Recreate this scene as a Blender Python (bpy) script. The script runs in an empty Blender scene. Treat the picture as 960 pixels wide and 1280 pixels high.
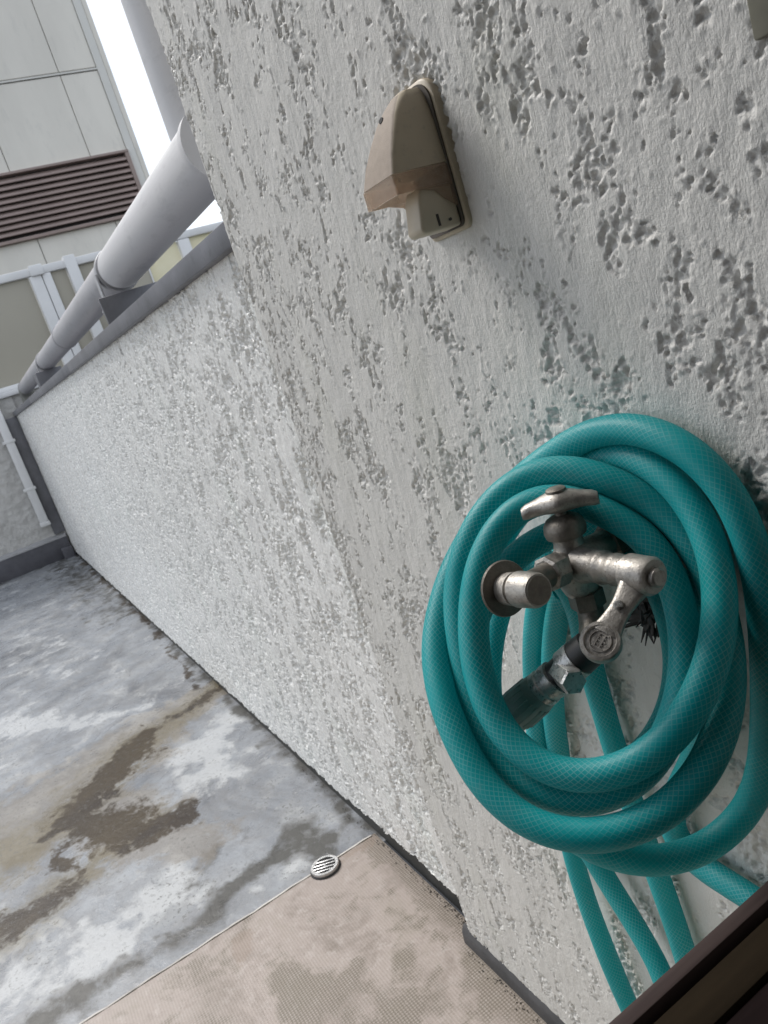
import bpy, bmesh, math, random
import numpy as np
from mathutils import Vector, Matrix

random.seed(7)
rng = np.random.default_rng(11)
scene = bpy.context.scene
COL = scene.collection
R = math.radians

# ------------------------------------------------------------------ camera
cam_d = bpy.data.cameras.new("camera")
cam = bpy.data.objects.new("camera", cam_d)
COL.objects.link(cam)
# rows: world X (right along the wall), Y (into the wall), Z (up) in camera axes
cam.matrix_world = Matrix((
    (0.46582921, -0.06629108, 0.88238803, 0.0),
    (0.83116933, 0.37489242, -0.4106254, -0.34),
    (-0.30357978, 0.92469518, 0.22973495, 0.885),
    (0, 0, 0, 1)))
cam_d.sensor_fit = 'VERTICAL'
cam_d.sensor_height = 36.0
cam_d.lens = 27.7
cam_d.clip_start = 0.02
cam_d.clip_end = 500
cam_d.dof.use_dof = True
cam_d.dof.focus_distance = 0.52
cam_d.dof.aperture_fstop = 30.0
scene.camera = cam

# ------------------------------------------------------------------ world, sun, exposure
SUN_EL, SUN_AZ = 50.0, 198.0          # azimuth measured from +X, counter-clockwise
world = bpy.data.worlds.new("World")
scene.world = world
world.use_nodes = True
wn, wl = world.node_tree.nodes, world.node_tree.links
bg = wn["Background"]
sky = wn.new("ShaderNodeTexSky")
sky.sky_type = 'NISHITA'
sky.sun_disc = False
sky.sun_elevation = R(SUN_EL)
sky.sun_rotation = R(90 - SUN_AZ)
wtc = wn.new("ShaderNodeTexCoord")
cl = wn.new("ShaderNodeTexNoise")
cl.inputs["Scale"].default_value = 3.2
cl.inputs["Detail"].default_value = 6
cr_ = wn.new("ShaderNodeValToRGB")
cr_.color_ramp.elements[0].position = 0.38
cr_.color_ramp.elements[0].color = (0.45, 0.45, 0.45, 1)
cr_.color_ramp.elements[1].position = 0.62
cr_.color_ramp.elements[1].color = (0.86, 0.86, 0.86, 1)
wmix = wn.new("ShaderNodeMix")
wmix.data_type = 'RGBA'
wmix.inputs["B"].default_value = (6.4, 6.6, 6.85, 1)   # bright overcast cloud
wl.new(wtc.outputs["Generated"], cl.inputs["Vector"])
wl.new(cl.outputs["Fac"], cr_.inputs["Fac"])
wl.new(cr_.outputs["Color"], wmix.inputs["Factor"])
wl.new(sky.outputs["Color"], wmix.inputs["A"])
wl.new(wmix.outputs["Result"], bg.inputs["Color"])
bg.inputs["Strength"].default_value = 0.105

sd = bpy.data.lights.new("sun", 'SUN')
sd.energy = 1.5
sd.angle = R(24)
sd.color = (1.0, 0.965, 0.92)
sun = bpy.data.objects.new("sun", sd)
COL.objects.link(sun)
to_sun = Vector((math.cos(R(SUN_EL)) * math.cos(R(SUN_AZ)), math.cos(R(SUN_EL)) * math.sin(R(SUN_AZ)), math.sin(R(SUN_EL))))
sun.rotation_euler = to_sun.to_track_quat('Z', 'Y').to_euler()

scene.view_settings.view_transform = 'Standard'
scene.view_settings.look = 'None'
scene.view_settings.exposure = 0.94
scene.view_settings.gamma = 1.0

# ------------------------------------------------------------------ noise
def _hash(ix, iy, seed):
    h = (ix.astype(np.int64) * 374761393 + iy.astype(np.int64) * 668265263 + seed * 1442695041) & 0xffffffff
    h = ((h ^ (h >> 13)) * 1274126177) & 0xffffffff
    return (h ^ (h >> 16)) & 0xffff

def perlin(x, y, seed=0):
    x0, y0 = np.floor(x), np.floor(y)
    fx, fy = x - x0, y - y0
    u = fx * fx * fx * (fx * (fx * 6 - 15) + 10)
    v = fy * fy * fy * (fy * (fy * 6 - 15) + 10)
    def g(ix, iy, dx, dy):
        a = _hash(ix, iy, seed) * (2 * math.pi / 65536.0)
        return np.cos(a) * dx + np.sin(a) * dy
    n00 = g(x0, y0, fx, fy); n10 = g(x0 + 1, y0, fx - 1, fy)
    n01 = g(x0, y0 + 1, fx, fy - 1); n11 = g(x0 + 1, y0 + 1, fx - 1, fy - 1)
    return (n00 * (1 - u) + n10 * u) * (1 - v) + (n01 * (1 - u) + n11 * u) * v

def fbm(x, y, seed=0, octaves=4, gain=0.5):
    t = np.zeros_like(x); a = 1.0
    for k in range(octaves):
        t += a * perlin(x, y, seed + k * 17)
        x = x * 2.03 + 5.1; y = y * 2.03 + 1.7; a *= gain
    return t

def sstep(a, b, x):
    t = np.clip((x - a) / (b - a), 0, 1)
    return t * t * (3 - 2 * t)

def stucco(s, z, seed, cover=0.0, depth=0.0036, fine=1.0):
    """Knocked-down roughcast: flat trowelled plateaus broken by clusters of ragged granular pits. Returns outward height."""
    wx = s + 0.008 * perlin(s / 0.035, z / 0.045, seed + 90) + 0.0030 * perlin(s / 0.009, z / 0.010, seed + 91) + 0.0012 * perlin(s / 0.0035, z / 0.0035, seed + 94)
    wz = z + 0.010 * perlin(s / 0.040, z / 0.040, seed + 92) + 0.0035 * perlin(s / 0.009, z / 0.010, seed + 93) + 0.0012 * perlin(s / 0.0035, z / 0.0035, seed + 95)
    rough = fbm(wx / (0.0120 * fine), wz / (0.0190 * fine), seed, 5, 0.76)
    cluster = 0.62 * perlin(wx / 0.050, wz / 0.088, seed + 40) + 0.62 * perlin(wx / 0.024, wz / 0.042, seed + 41)
    T = -0.40 + cover + 1.75 * cluster
    q = T - rough
    gouge = fbm(wx / 0.0085, wz / 0.040, seed + 55, 3, 0.55)
    q = np.maximum(q, (-0.60 + cover + 1.1 * cluster - gouge) * 0.9)
    k = np.clip(q, 0, 9)
    pit = depth * (0.58 * (1 - np.exp(-k * 6.0)) + 0.42 * np.clip(k / 1.1, 0, 1))
    inside = sstep(0.0, 0.0014, pit)
    g1 = perlin(wx / 0.0050, wz / 0.0056, seed + 60); g2 = perlin(s / 0.0027, z / 0.0029, seed + 61)
    grain = 1.5 * np.maximum(g1, -0.25) + 0.7 * g2
    near = sstep(-0.50, 0.0, q)
    bump = np.maximum(perlin(wx / 0.0050, wz / 0.0058, seed + 62) - 0.15, 0) * near
    flat = 0.0012 * perlin(s / 0.05, z / 0.09, seed + 70) + 0.00022 * perlin(s / 0.004, z / 0.008, seed + 71) + 0.0006 * perlin(s / 0.012, z / 0.026, seed + 72)
    return -pit + inside * 0.0025 * grain + 0.0034 * bump + flat

# ------------------------------------------------------------------ object helpers
def tag(o, label=None, cat=None, group=None, kind=None):
    if label: o['label'] = label
    if cat: o['category'] = cat
    if group: o['group'] = group
    if kind: o['kind'] = kind
    return o

def empty(name, loc, label, cat, group=None):
    o = bpy.data.objects.new(name, None)
    o.empty_display_size = 0.02
    COL.objects.link(o)
    o.location = loc
    tag(o, label, cat, group)
    return o

def link(name, me, m, parent=None):
    o = bpy.data.objects.new(name, me)
    if m is not None:
        me.materials.append(m)
    COL.objects.link(o)
    if parent is not None:
        o.parent = parent
        off = parent.location.copy() if parent.parent is None else Vector((0, 0, 0))
        o.matrix_parent_inverse = Matrix.Translation(-off)
    return o

def mesh_np(name, V, F, smooth=True):
    me = bpy.data.meshes.new(name)
    V = np.asarray(V, dtype=np.float32); F = np.asarray(F, dtype=np.int32)
    me.vertices.add(len(V)); me.vertices.foreach_set("co", V.ravel())
    k = F.shape[1]
    me.loops.add(F.size); me.loops.foreach_set("vertex_index", F.ravel())
    me.polygons.add(len(F))
    me.polygons.foreach_set("loop_start", np.arange(0, F.size, k, dtype=np.int32))
    me.update(calc_edges=True)
    me.polygons.foreach_set("use_smooth", np.full(len(F), smooth, dtype=bool))
    return me

def grid_faces(nu, nv, flip=False):
    i, j = np.meshgrid(np.arange(nu - 1), np.arange(nv - 1), indexing='ij')
    a = (i * nv + j).ravel(); b = a + nv; c = b + 1; d = a + 1
    return np.stack([a, d, c, b] if flip else [a, b, c, d], 1)

class MB:
    """Collects shapes into one mesh."""
    def __init__(self):
        self.bm = bmesh.new()
    def box(self, lo, hi, bev=0.0, M=None, seg=2):
        lo = Vector(lo); hi = Vector(hi)
        t = bmesh.new()
        bmesh.ops.create_cube(t, size=1.0)
        bmesh.ops.scale(t, vec=hi - lo, verts=t.verts)
        bmesh.ops.translate(t, vec=(hi + lo) / 2, verts=t.verts)
        if bev > 0:
            bmesh.ops.bevel(t, geom=t.edges[:], offset=bev, segments=seg, profile=0.5, affect='EDGES')
        self._add(t, M)
        return self
    def _add(self, t, M=None):
        if M is not None:
            bmesh.ops.transform(t, matrix=M, verts=t.verts)
        bmesh.ops.recalc_face_normals(t, faces=t.faces)
        me = bpy.data.meshes.new("tmp"); t.to_mesh(me); t.free()
        self.bm.from_mesh(me); bpy.data.meshes.remove(me)
    def lathe(self, prof, origin, axis, seg=32, nsides=None, caps=True):
        """prof: list of (distance along axis, radius)"""
        a = Vector(axis).normalized()
        u = a.orthogonal().normalized(); w = a.cross(u)
        n = nsides or seg
        t = bmesh.new(); rings = []
        for d, r in prof:
            c = Vector(origin) + a * d
            rings.append([t.verts.new(c + (u * math.cos(2 * math.pi * k / n) + w * math.sin(2 * math.pi * k / n)) * r) for k in range(n)])
        for A, B in zip(rings, rings[1:]):
            for k in range(n):
                t.faces.new((A[k], A[(k + 1) % n], B[(k + 1) % n], B[k]))
        if caps:
            t.faces.new(rings[0][::-1]); t.faces.new(rings[-1])
        self._add(t)
        return self
    def tube(self, pts, radii, seg=16, caps=True):
        pts = [Vector(p) for p in pts]
        if not hasattr(radii, '__len__'): radii = [radii] * len(pts)
        t = bmesh.new(); rings = []
        tan = [(pts[min(i + 1, len(pts) - 1)] - pts[max(i - 1, 0)]).normalized() for i in range(len(pts))]
        u = tan[0].orthogonal().normalized()
        for i, p in enumerate(pts):
            u = (u - tan[i] * u.dot(tan[i])).normalized(); w = tan[i].cross(u)
            rings.append([t.verts.new(p + (u * math.cos(2 * math.pi * k / seg) + w * math.sin(2 * math.pi * k / seg)) * radii[i]) for k in range(seg)])
        for A, B in zip(rings, rings[1:]):
            for k in range(seg):
                t.faces.new((A[k], A[(k + 1) % seg], B[(k + 1) % seg], B[k]))
        if caps:
            t.faces.new(rings[0][::-1]); t.faces.new(rings[-1])
        self._add(t)
        return self
    def prism(self, poly, vec, bev=0.0, seg=2):
        t = bmesh.new()
        f = t.faces.new([t.verts.new(Vector(p)) for p in poly])
        r = bmesh.ops.extrude_face_region(t, geom=[f])
        bmesh.ops.translate(t, vec=Vector(vec), verts=[v for v in r['geom'] if isinstance(v, bmesh.types.BMVert)])
        bmesh.ops.recalc_face_normals(t, faces=t.faces)
        if bev > 0:
            bmesh.ops.bevel(t, geom=t.edges[:], offset=bev, segments=seg, profile=0.5, affect='EDGES')
        self._add(t)
        return self
    def loft(self, rings, caps=True):
        t = bmesh.new()
        rr = [[t.verts.new(Vector(p)) for p in r] for r in rings]
        n = len(rr[0])
        for A, B in zip(rr, rr[1:]):
            for k in range(n):
                t.faces.new((A[k], A[(k + 1) % n], B[(k + 1) % n], B[k]))
        if caps:
            t.faces.new(rr[0][::-1]); t.faces.new(rr[-1])
        self._add(t)
        return self
    def build(self, name, m, parent=None, smooth=True, angle=35):
        me = bpy.data.meshes.new(name)
        self.bm.to_mesh(me); self.bm.free()
        if smooth:
            me.polygons.foreach_set("use_smooth", np.full(len(me.polygons), True, dtype=bool))
            me.set_sharp_from_angle(angle=R(angle))
        return link(name, me, m, parent)

# ------------------------------------------------------------------ materials
class Mat:
    def __init__(self, name, base=(0.5, 0.5, 0.5), rough=0.6, metal=0.0, spec=0.5):
        self.m = bpy.data.materials.new(name); self.m.use_nodes = True
        self.t = self.m.node_tree; self.n = self.t.nodes; self.l = self.t.links
        self.b = self.n["Principled BSDF"]
        self.b.inputs["Base Color"].default_value = (*base, 1)
        self.b.inputs["Roughness"].default_value = rough
        self.b.inputs["Metallic"].default_value = metal
        self.b.inputs["Specular IOR Level"].default_value = spec
        self._co = None
    def co(self, scale=(1, 1, 1), out="Object"):
        tc = self.n.new("ShaderNodeTexCoord"); mp = self.n.new("ShaderNodeMapping")
        mp.inputs["Scale"].default_value = scale
        self.l.new(tc.outputs[out], mp.inputs["Vector"])
        return mp.outputs["Vector"]
    def noise(self, scale, detail=4, rough=0.55, vec=None, stretch=(1, 1, 1), dist=0.0):
        n = self.n.new("ShaderNodeTexNoise")
        n.inputs["Scale"].default_value = scale; n.inputs["Detail"].default_value = detail
        n.inputs["Roughness"].default_value = rough; n.inputs["Distortion"].default_value = dist
        self.l.new(vec or self.co(stretch), n.inputs["Vector"])
        return n.outputs["Fac"]
    def ramp(self, fac, stops):
        r = self.n.new("ShaderNodeValToRGB"); e = r.color_ramp.elements
        while len(e) < len(stops): e.new(0.5)
        for k, (p, c) in enumerate(stops):
            e[k].position = p
            e[k].color = (*c, 1) if hasattr(c, '__len__') else (c, c, c, 1)
        self.l.new(fac, r.inputs["Fac"])
        return r.outputs["Color"]
    def mix(self, fac, a, b, blend='MIX'):
        x = self.n.new("ShaderNodeMix"); x.data_type = 'RGBA'; x.blend_type = blend
        for s, v in (("Factor", fac), ("A", a), ("B", b)):
            if isinstance(v, (int, float)): x.inputs[s].default_value = v
            elif isinstance(v, tuple): x.inputs[s].default_value = (*v, 1)
            else: self.l.new(v, x.inputs[s])
        return x.outputs["Result"]
    def math(self, op, a, b=None, c=None, clamp=False):
        x = self.n.new("ShaderNodeMath"); x.operation = op; x.use_clamp = clamp
        for k, v in enumerate((a, b, c)):
            if v is None: continue
            if isinstance(v, (int, float)): x.inputs[k].default_value = v
            else: self.l.new(v, x.inputs[k])
        return x.outputs[0]
    def attr(self, name):
        a = self.n.new("ShaderNodeAttribute"); a.attribute_name = name
        return a.outputs["Fac"]
    def color(self, c): self.l.new(c, self.b.inputs["Base Color"]); return self
    def roughness(self, c): self.l.new(c, self.b.inputs["Roughness"]); return self
    def bump(self, h, strength=0.3, dist=0.001):
        b = self.n.new("ShaderNodeBump"); b.inputs["Strength"].default_value = strength; b.inputs["Distance"].default_value = dist
        self.l.new(h, b.inputs["Height"]); self.l.new(b.outputs["Normal"], self.b.inputs["Normal"])
        return self

def mat_plain(name, base, rough=0.6, metal=0.0, var=0.12, scale=8.0, bump=0.0, bscale=200.0, dark=None, stretch=(1, 1, 1), spec=0.5):
    M = Mat(name, base, rough, metal, spec)
    n = M.noise(scale, 5, 0.6, stretch=stretch)
    lo = tuple(c * (1 - var) for c in base); hi = tuple(min(1, c * (1 + var)) for c in base)
    c = M.ramp(n, [(0.3, lo), (0.7, hi)])
    if dark:
        g = M.ramp(M.noise(scale * 5, 6, 0.7, stretch=stretch), [(0.55, 0.0), (0.75, 1.0)])
        c = M.mix(M.math('MULTIPLY', g, 0.55), c, dark)
    M.color(c)
    if bump > 0:
        M.bump(M.noise(bscale, 3, 0.5), bump, 0.0006)
    return M.m

def stucco_mat(name, base, tint, rough=0.5, spec=0.5, streak=0.0):
    M = Mat(name, base, rough, spec=spec)
    big = M.noise(5.0, 4, 0.6, stretch=(1, 1, 0.6))
    c = M.ramp(big, [(0.30, tuple(x * 0.93 for x in base)), (0.7, base)])
    st = M.ramp(M.noise(9.0, 5, 0.6, stretch=(1, 1, 0.35)), [(0.54, 0.0), (0.74, 1.0)])
    c = M.mix(M.math('MULTIPLY', st, 0.55), c, tint)
    # rain streaks and small grey scuffs
    dr = M.ramp(M.noise(26.0, 5, 0.65, stretch=(1.6, 1.6, 0.10)), [(0.60, 0.0), (0.78, 1.0)])
    c = M.mix(M.math('MULTIPLY', dr, 0.26 + streak), c, (0.36, 0.35, 0.31))
    if streak > 0:
        tc = M.n.new("ShaderNodeTexCoord"); sx = M.n.new("ShaderNodeSeparateXYZ"); M.l.new(tc.outputs["Object"], sx.inputs[0])
        top = M.ramp(M.math('DIVIDE', M.math('SUBTRACT', sx.outputs[2], 0.86), 0.16), [(0.0, 0.0), (1.0, 1.0)])
        ln = M.ramp(M.noise(60.0, 4, 0.6, stretch=(1.0, 1.0, 0.05)), [(0.62, 0.0), (0.70, 1.0)])
        c = M.mix(M.math('MULTIPLY', M.math('MULTIPLY', top, ln), 0.75), c, (0.10, 0.10, 0.10))
    sp = M.ramp(M.noise(330, 2, 0.5), [(0.66, 0.0), (0.74, 1.0)])
    c = M.mix(M.math('MULTIPLY', sp, 0.22), c, (0.30, 0.29, 0.26))
    M.color(c)
    M.roughness(M.ramp(M.noise(60, 4, 0.6), [(0.35, rough - 0.10), (0.65, rough + 0.12)]))
    fine = M.math('ADD', M.noise(620, 4, 0.65, stretch=(1, 1, 0.6)), M.math('MULTIPLY', M.noise(190, 4, 0.65, stretch=(1, 1, 0.4)), 1.3))
    M.bump(fine, 0.75, 0.0011)
    return M.m

M_wall = stucco_mat("painted_stucco", (0.67, 0.655, 0.62), (0.58, 0.575, 0.505), 0.48, 0.45)
M_parapet = stucco_mat("painted_stucco_parapet_lit", (0.84, 0.83, 0.80), (0.77, 0.80, 0.75), 0.27, 0.65, 0.02)  # same stucco paint; lighter base puts the open light into the colour

def far_stucco():
    M = Mat("far_stucco", (0.52, 0.51, 0.49), 0.75)
    c = M.ramp(M.noise(14, 5, 0.65), [(0.3, (0.44, 0.43, 0.41)), (0.7, (0.58, 0.57, 0.55))])
    M.color(c); M.bump(M.noise(55, 5, 0.65), 0.9, 0.006)
    return M.m
M_far = far_stucco()

def membrane_mat():
    M = Mat("waterproof_membrane", (0.4, 0.42, 0.44), 0.42, spec=0.3)
    v = M.co()
    n1 = M.noise(8, 9, 0.70, vec=v, dist=0.4); n2 = M.noise(42, 7, 0.70, vec=v); n3 = M.noise(3.2, 8, 0.66, vec=v, dist=0.8); n4 = M.noise(17, 8, 0.72, vec=v, dist=0.5)
    base = M.ramp(n3, [(0.34, (0.145, 0.152, 0.165)), (0.48, (0.25, 0.264, 0.285)), (0.62, (0.33, 0.346, 0.368))])
    base = M.mix(M.math('MULTIPLY', M.ramp(n4, [(0.42, 0.0), (0.60, 1.0)]), 0.60), base, (0.215, 0.215, 0.22))
    base = M.mix(M.math('MULTIPLY', M.ramp(n1, [(0.50, 0.0), (0.62, 1.0)]), 0.40), base, (0.38, 0.385, 0.38))
    def thresh(attr, lo, hi, k1=1.0, k2=0.6):
        w = M.math('ADD', M.math('MULTIPLY_ADD', n1, k1, -0.5 * k1), M.math('ADD', M.math('MULTIPLY_ADD', n2, k2, -0.5 * k2), M.math('MULTIPLY_ADD', n4, 0.9, -0.45)))
        return M.ramp(M.math('ADD', M.attr(attr), w), [(lo, 0.0), (hi, 1.0)])
    c = M.mix(M.math('MULTIPLY', thresh("chalk", 0.42, 0.68), 0.72), base, (0.52, 0.53, 0.535))
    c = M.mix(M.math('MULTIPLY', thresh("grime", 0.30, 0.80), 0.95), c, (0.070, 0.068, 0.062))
    c = M.mix(M.math('MULTIPLY', thresh("halo", 0.36, 0.60), 0.62), c, (0.215, 0.19, 0.16))
    c = M.mix(M.math('MULTIPLY', thresh("olive", 0.40, 0.85), 0.66), c, (0.135, 0.108, 0.052))
    mk = thresh("algae", 0.44, 0.66, 1.3, 1.0)
    oc = M.ramp(n3, [(0.40, (0.022, 0.013, 0.008)), (0.60, (0.050, 0.034, 0.016))])
    c = M.mix(M.math('MULTIPLY', mk, 1.0), c, oc)
    spots = M.math('MULTIPLY', M.ramp(M.noise(95, 5, 0.75, vec=v), [(0.54, 0.0), (0.62, 1.0)]), M.ramp(n1, [(0.44, 0.0), (0.58, 1.0)]))
    c = M.mix(M.math('MULTIPLY', spots, 0.7), c, (0.10, 0.10, 0.095))
    M.color(c)
    M.roughness(M.mix(mk, M.ramp(n1, [(0.36, 0.20), (0.64, 0.56)]), (0.36, 0.36, 0.36)))
    M.bump(M.math('ADD', n2, M.math('MULTIPLY', n4, 1.5)), 0.35, 0.0025)
    return M.m
M_membrane = membrane_mat()

def vinyl_mat():
    M = Mat("woven_vinyl", (0.45, 0.40, 0.37), 0.5)
    v = M.co()
    sx = M.n.new("ShaderNodeSeparateXYZ"); M.l.new(v, sx.inputs[0])
    k = 2 * math.pi / 0.0064
    a = M.math('SINE', M.math('MULTIPLY', M.math('ADD', sx.outputs[0], sx.outputs[1]), k * 0.7071))
    b = M.math('SINE', M.math('MULTIPLY', M.math('SUBTRACT', sx.outputs[0], sx.outputs[1]), k * 0.7071))
    weave = M.math('MULTIPLY', a, b)                         # -1..1
    dots = M.ramp(weave, [(0.0, 0.0), (0.22, 1.0)])
    n1 = M.noise(11, 9, 0.72, vec=v, dist=0.4); n2 = M.noise(52, 7, 0.7, vec=v)
    c = M.ramp(n1, [(0.3, (0.185, 0.150, 0.122)), (0.5, (0.335, 0.282, 0.252)), (0.72, (0.28, 0.24, 0.20))])
    c = M.mix(M.math('MULTIPLY', M.ramp(n2, [(0.52, 0.0), (0.68, 1.0)]), 0.35), c, (0.54, 0.49, 0.46))
    def thresh(attr, lo, hi):
        x = M.math('ADD', M.attr(attr), M.math('ADD', M.math('MULTIPLY_ADD', n1, 1.5, -0.75), M.math('MULTIPLY_ADD', n2, 0.9, -0.45)))
        return M.ramp(x, [(lo, 0.0), (hi, 1.0)])
    dirt = thresh("dirt", 0.36, 0.62)
    gap = M.math('SUBTRACT', 1.0, dots)
    c = M.mix(M.math('MULTIPLY', dirt, M.math('MULTIPLY_ADD', gap, 0.52, 0.26)), c, (0.11, 0.09, 0.06))
    c = M.mix(M.math('MULTIPLY', gap, 0.015), c, (0.16, 0.13, 0.11))
    c = M.mix(M.math('MULTIPLY', thresh("brown", 0.42, 0.56), 0.55), c, (0.24, 0.18, 0.14))
    M.color(c)
    M.bump(M.math('ADD', weave, M.math('MULTIPLY', n2, 3.5)), 0.10, 0.0010)
    return M.m
M_vinyl = vinyl_mat()

M_flash = mat_plain("dark_flashing", (0.10, 0.10, 0.115), 0.55, 0.0, 0.18, 12, dark=(0.05, 0.05, 0.05))
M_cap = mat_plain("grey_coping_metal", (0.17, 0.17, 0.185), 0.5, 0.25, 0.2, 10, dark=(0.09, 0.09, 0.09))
M_skirt = mat_plain("grey_skirting", (0.052, 0.051, 0.053), 0.75, 0, 0.25, 30, dark=(0.05, 0.05, 0.045))
M_under = mat_plain("dark_base_gap_shade", (0.035, 0.035, 0.032), 0.6, 0, 0.4, 40)  # near-black waterproofing strip with the gap's shade put into its colour
M_pipe = mat_plain("grey_pvc", (0.57, 0.565, 0.575), 0.42, 0, 0.06, 6, dark=(0.33, 0.33, 0.34), stretch=(0.3, 1, 1))
M_pipe_dirty = mat_plain("grey_pvc_weathered", (0.39, 0.385, 0.40), 0.5, 0, 0.1, 9, dark=(0.22, 0.21, 0.20), stretch=(0.3, 1, 1))
M_strap = mat_plain("galvanised_strap", (0.42, 0.42, 0.43), 0.45, 0.5, 0.12, 40)
M_white = mat_plain("white_enamel", (0.72, 0.72, 0.72), 0.4, 0, 0.05, 6)
M_taupe_shaded = mat_plain("taupe_panel_shaded", (0.37, 0.345, 0.285), 0.55, 0, 0.05, 1.2)  # translucent panels backed by the building, their dimness put into the colour
M_trim = mat_plain("greenish_beige_trim", (0.20, 0.19, 0.145), 0.7, 0, 0.2, 30)
M_clad = mat_plain("pale_cladding", (0.72, 0.69, 0.625), 0.6, 0, 0.09, 0.9, dark=(0.56, 0.545, 0.50), stretch=(1, 1, 0.35))
M_clad2 = mat_plain("pale_cladding_trim", (0.68, 0.67, 0.63), 0.55, 0, 0.04, 0.9)
M_joint = mat_plain("joint_sealant", (0.48, 0.47, 0.44), 0.7, 0, 0.05, 2)
M_louver = mat_plain("brown_louver", (0.30, 0.23, 0.205), 0.5, 0, 0.08, 3)
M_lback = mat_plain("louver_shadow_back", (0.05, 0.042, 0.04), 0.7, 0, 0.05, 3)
def sky_lit_panel():  # same panels with sky behind, the light coming through put into the colour
    M = Mat("cream_translucent_sky_lit", (0.72, 0.68, 0.50), 0.5)
    n = M.noise(3.0, 4, 0.55)
    c = M.ramp(n, [(0.3, (0.74, 0.71, 0.54)), (0.7, (0.86, 0.84, 0.72))]); M.color(c)
    tr = M.n.new("ShaderNodeBsdfTranslucent"); M.l.new(c, tr.inputs["Color"])
    mx = M.n.new("ShaderNodeMixShader"); mx.inputs[0].default_value = 0.5
    M.l.new(M.b.outputs[0], mx.inputs[1]); M.l.new(tr.outputs[0], mx.inputs[2]); M.l.new(mx.outputs[0], M.n["Material Output"].inputs["Surface"])
    return M.m
M_cream_lit = sky_lit_panel()
M_steel = mat_plain("stainless", (0.55, 0.55, 0.55), 0.28, 0.9, 0.08, 60)
M_black = mat_plain("black_hole", (0.012, 0.012, 0.012), 0.8, 0, 0.2, 10)
M_ground = mat_plain("ground_asphalt", (0.05, 0.05, 0.052), 0.85, 0, 0.2, 2)
M_house = mat_plain("house_render", (0.40, 0.39, 0.33), 0.75, 0, 0.1, 4, bump=0.3)
M_room = mat_plain("room_plaster", (0.30, 0.28, 0.25), 0.8, 0, 0.05, 3)

def wood_frame():
    M = Mat("brown_window_frame", (0.07, 0.05, 0.045), 0.65, spec=0.25)
    g = M.noise(30, 5, 0.6, stretch=(6, 0.4, 6))
    M.color(M.ramp(g, [(0.3, (0.040, 0.027, 0.026)), (0.7, (0.066, 0.047, 0.043))])); M.bump(g, 0.2, 0.0005)
    return M.m
M_frame = wood_frame()
M_strip = mat_plain("olive_sill_strip", (0.017, 0.012, 0.007), 0.9, 0, 0.3, 25, stretch=(4, 0.4, 4), spec=0.08)
M_inner = mat_plain("dark_sill_board", (0.010, 0.006, 0.006), 0.9, 0, 0.3, 25, stretch=(4, 0.4, 4), spec=0.08)

def tap_metal(name, base, rough=0.36):
    M = Mat(name, base, rough, 0.6)
    n = M.noise(120, 6, 0.65); p = M.noise(520, 4, 0.65); q = M.noise(900, 2, 0.5)
    c = M.ramp(n, [(0.32, tuple(x * 0.62 for x in base)), (0.55, base), (0.75, tuple(min(1, x * 1.25) for x in base))])
    grime = M.ramp(p, [(0.54, 0.0), (0.66, 1.0)])
    c = M.mix(M.math('MULTIPLY', grime, 0.5), c, (0.12, 0.10, 0.08))
    M.color(c)
    M.roughness(M.ramp(n, [(0.3, rough - 0.1), (0.7, rough + 0.18)]))
    M.l.new(M.ramp(grime, [(0.0, 0.68), (1.0, 0.30)]), M.b.inputs["Metallic"])
    M.bump(M.math('ADD', p, M.math('MULTIPLY', q, 0.8)), 0.30, 0.0007)
    return M.m
M_tap = tap_metal("weathered_tap_metal", (0.40, 0.375, 0.34), 0.40)
M_tap_dark = tap_metal("dark_tap_metal", (0.215, 0.195, 0.168), 0.46)
M_chrome = tap_metal("dull_chrome", (0.52, 0.52, 0.50), 0.27)
M_rubber = mat_plain("black_rubber", (0.018, 0.018, 0.018), 0.45, 0, 0.3, 100)
M_collar = mat_plain("grey_plastic_collar", (0.26, 0.34, 0.32), 0.42, 0, 0.15, 60)
M_palegreen = mat_plain("pale_green_ring", (0.36, 0.48, 0.42), 0.4, 0, 0.12, 60)
M_tape = mat_plain("black_tape", (0.020, 0.017, 0.016), 0.6, 0, 0.4, 150)
M_cover = mat_plain("beige_cover_plastic", (0.50, 0.425, 0.315), 0.45, 0, 0.06, 40, bump=0.10, bscale=700, dark=(0.30, 0.26, 0.21))
M_coverface = mat_plain("dusty_cover_front", (0.31, 0.25, 0.20), 0.7, 0, 0.12, 160, bump=0.35, bscale=1500, dark=(0.20, 0.17, 0.15))
M_entry = mat_plain("cream_cord_entry", (0.52, 0.455, 0.35), 0.45, 0, 0.06, 50)

def visor_mat():
    M = Mat("smoky_brown_visor", (0.42, 0.33, 0.26), 0.25)
    M.b.inputs["Transmission Weight"].default_value = 0.7
    M.b.inputs["IOR"].default_value = 1.25
    n = M.noise(220, 5, 0.6)
    M.color(M.ramp(n, [(0.3, (0.62, 0.48, 0.37)), (0.7, (0.78, 0.64, 0.51))]))
    return M.m
M_visor = visor_mat()

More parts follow.
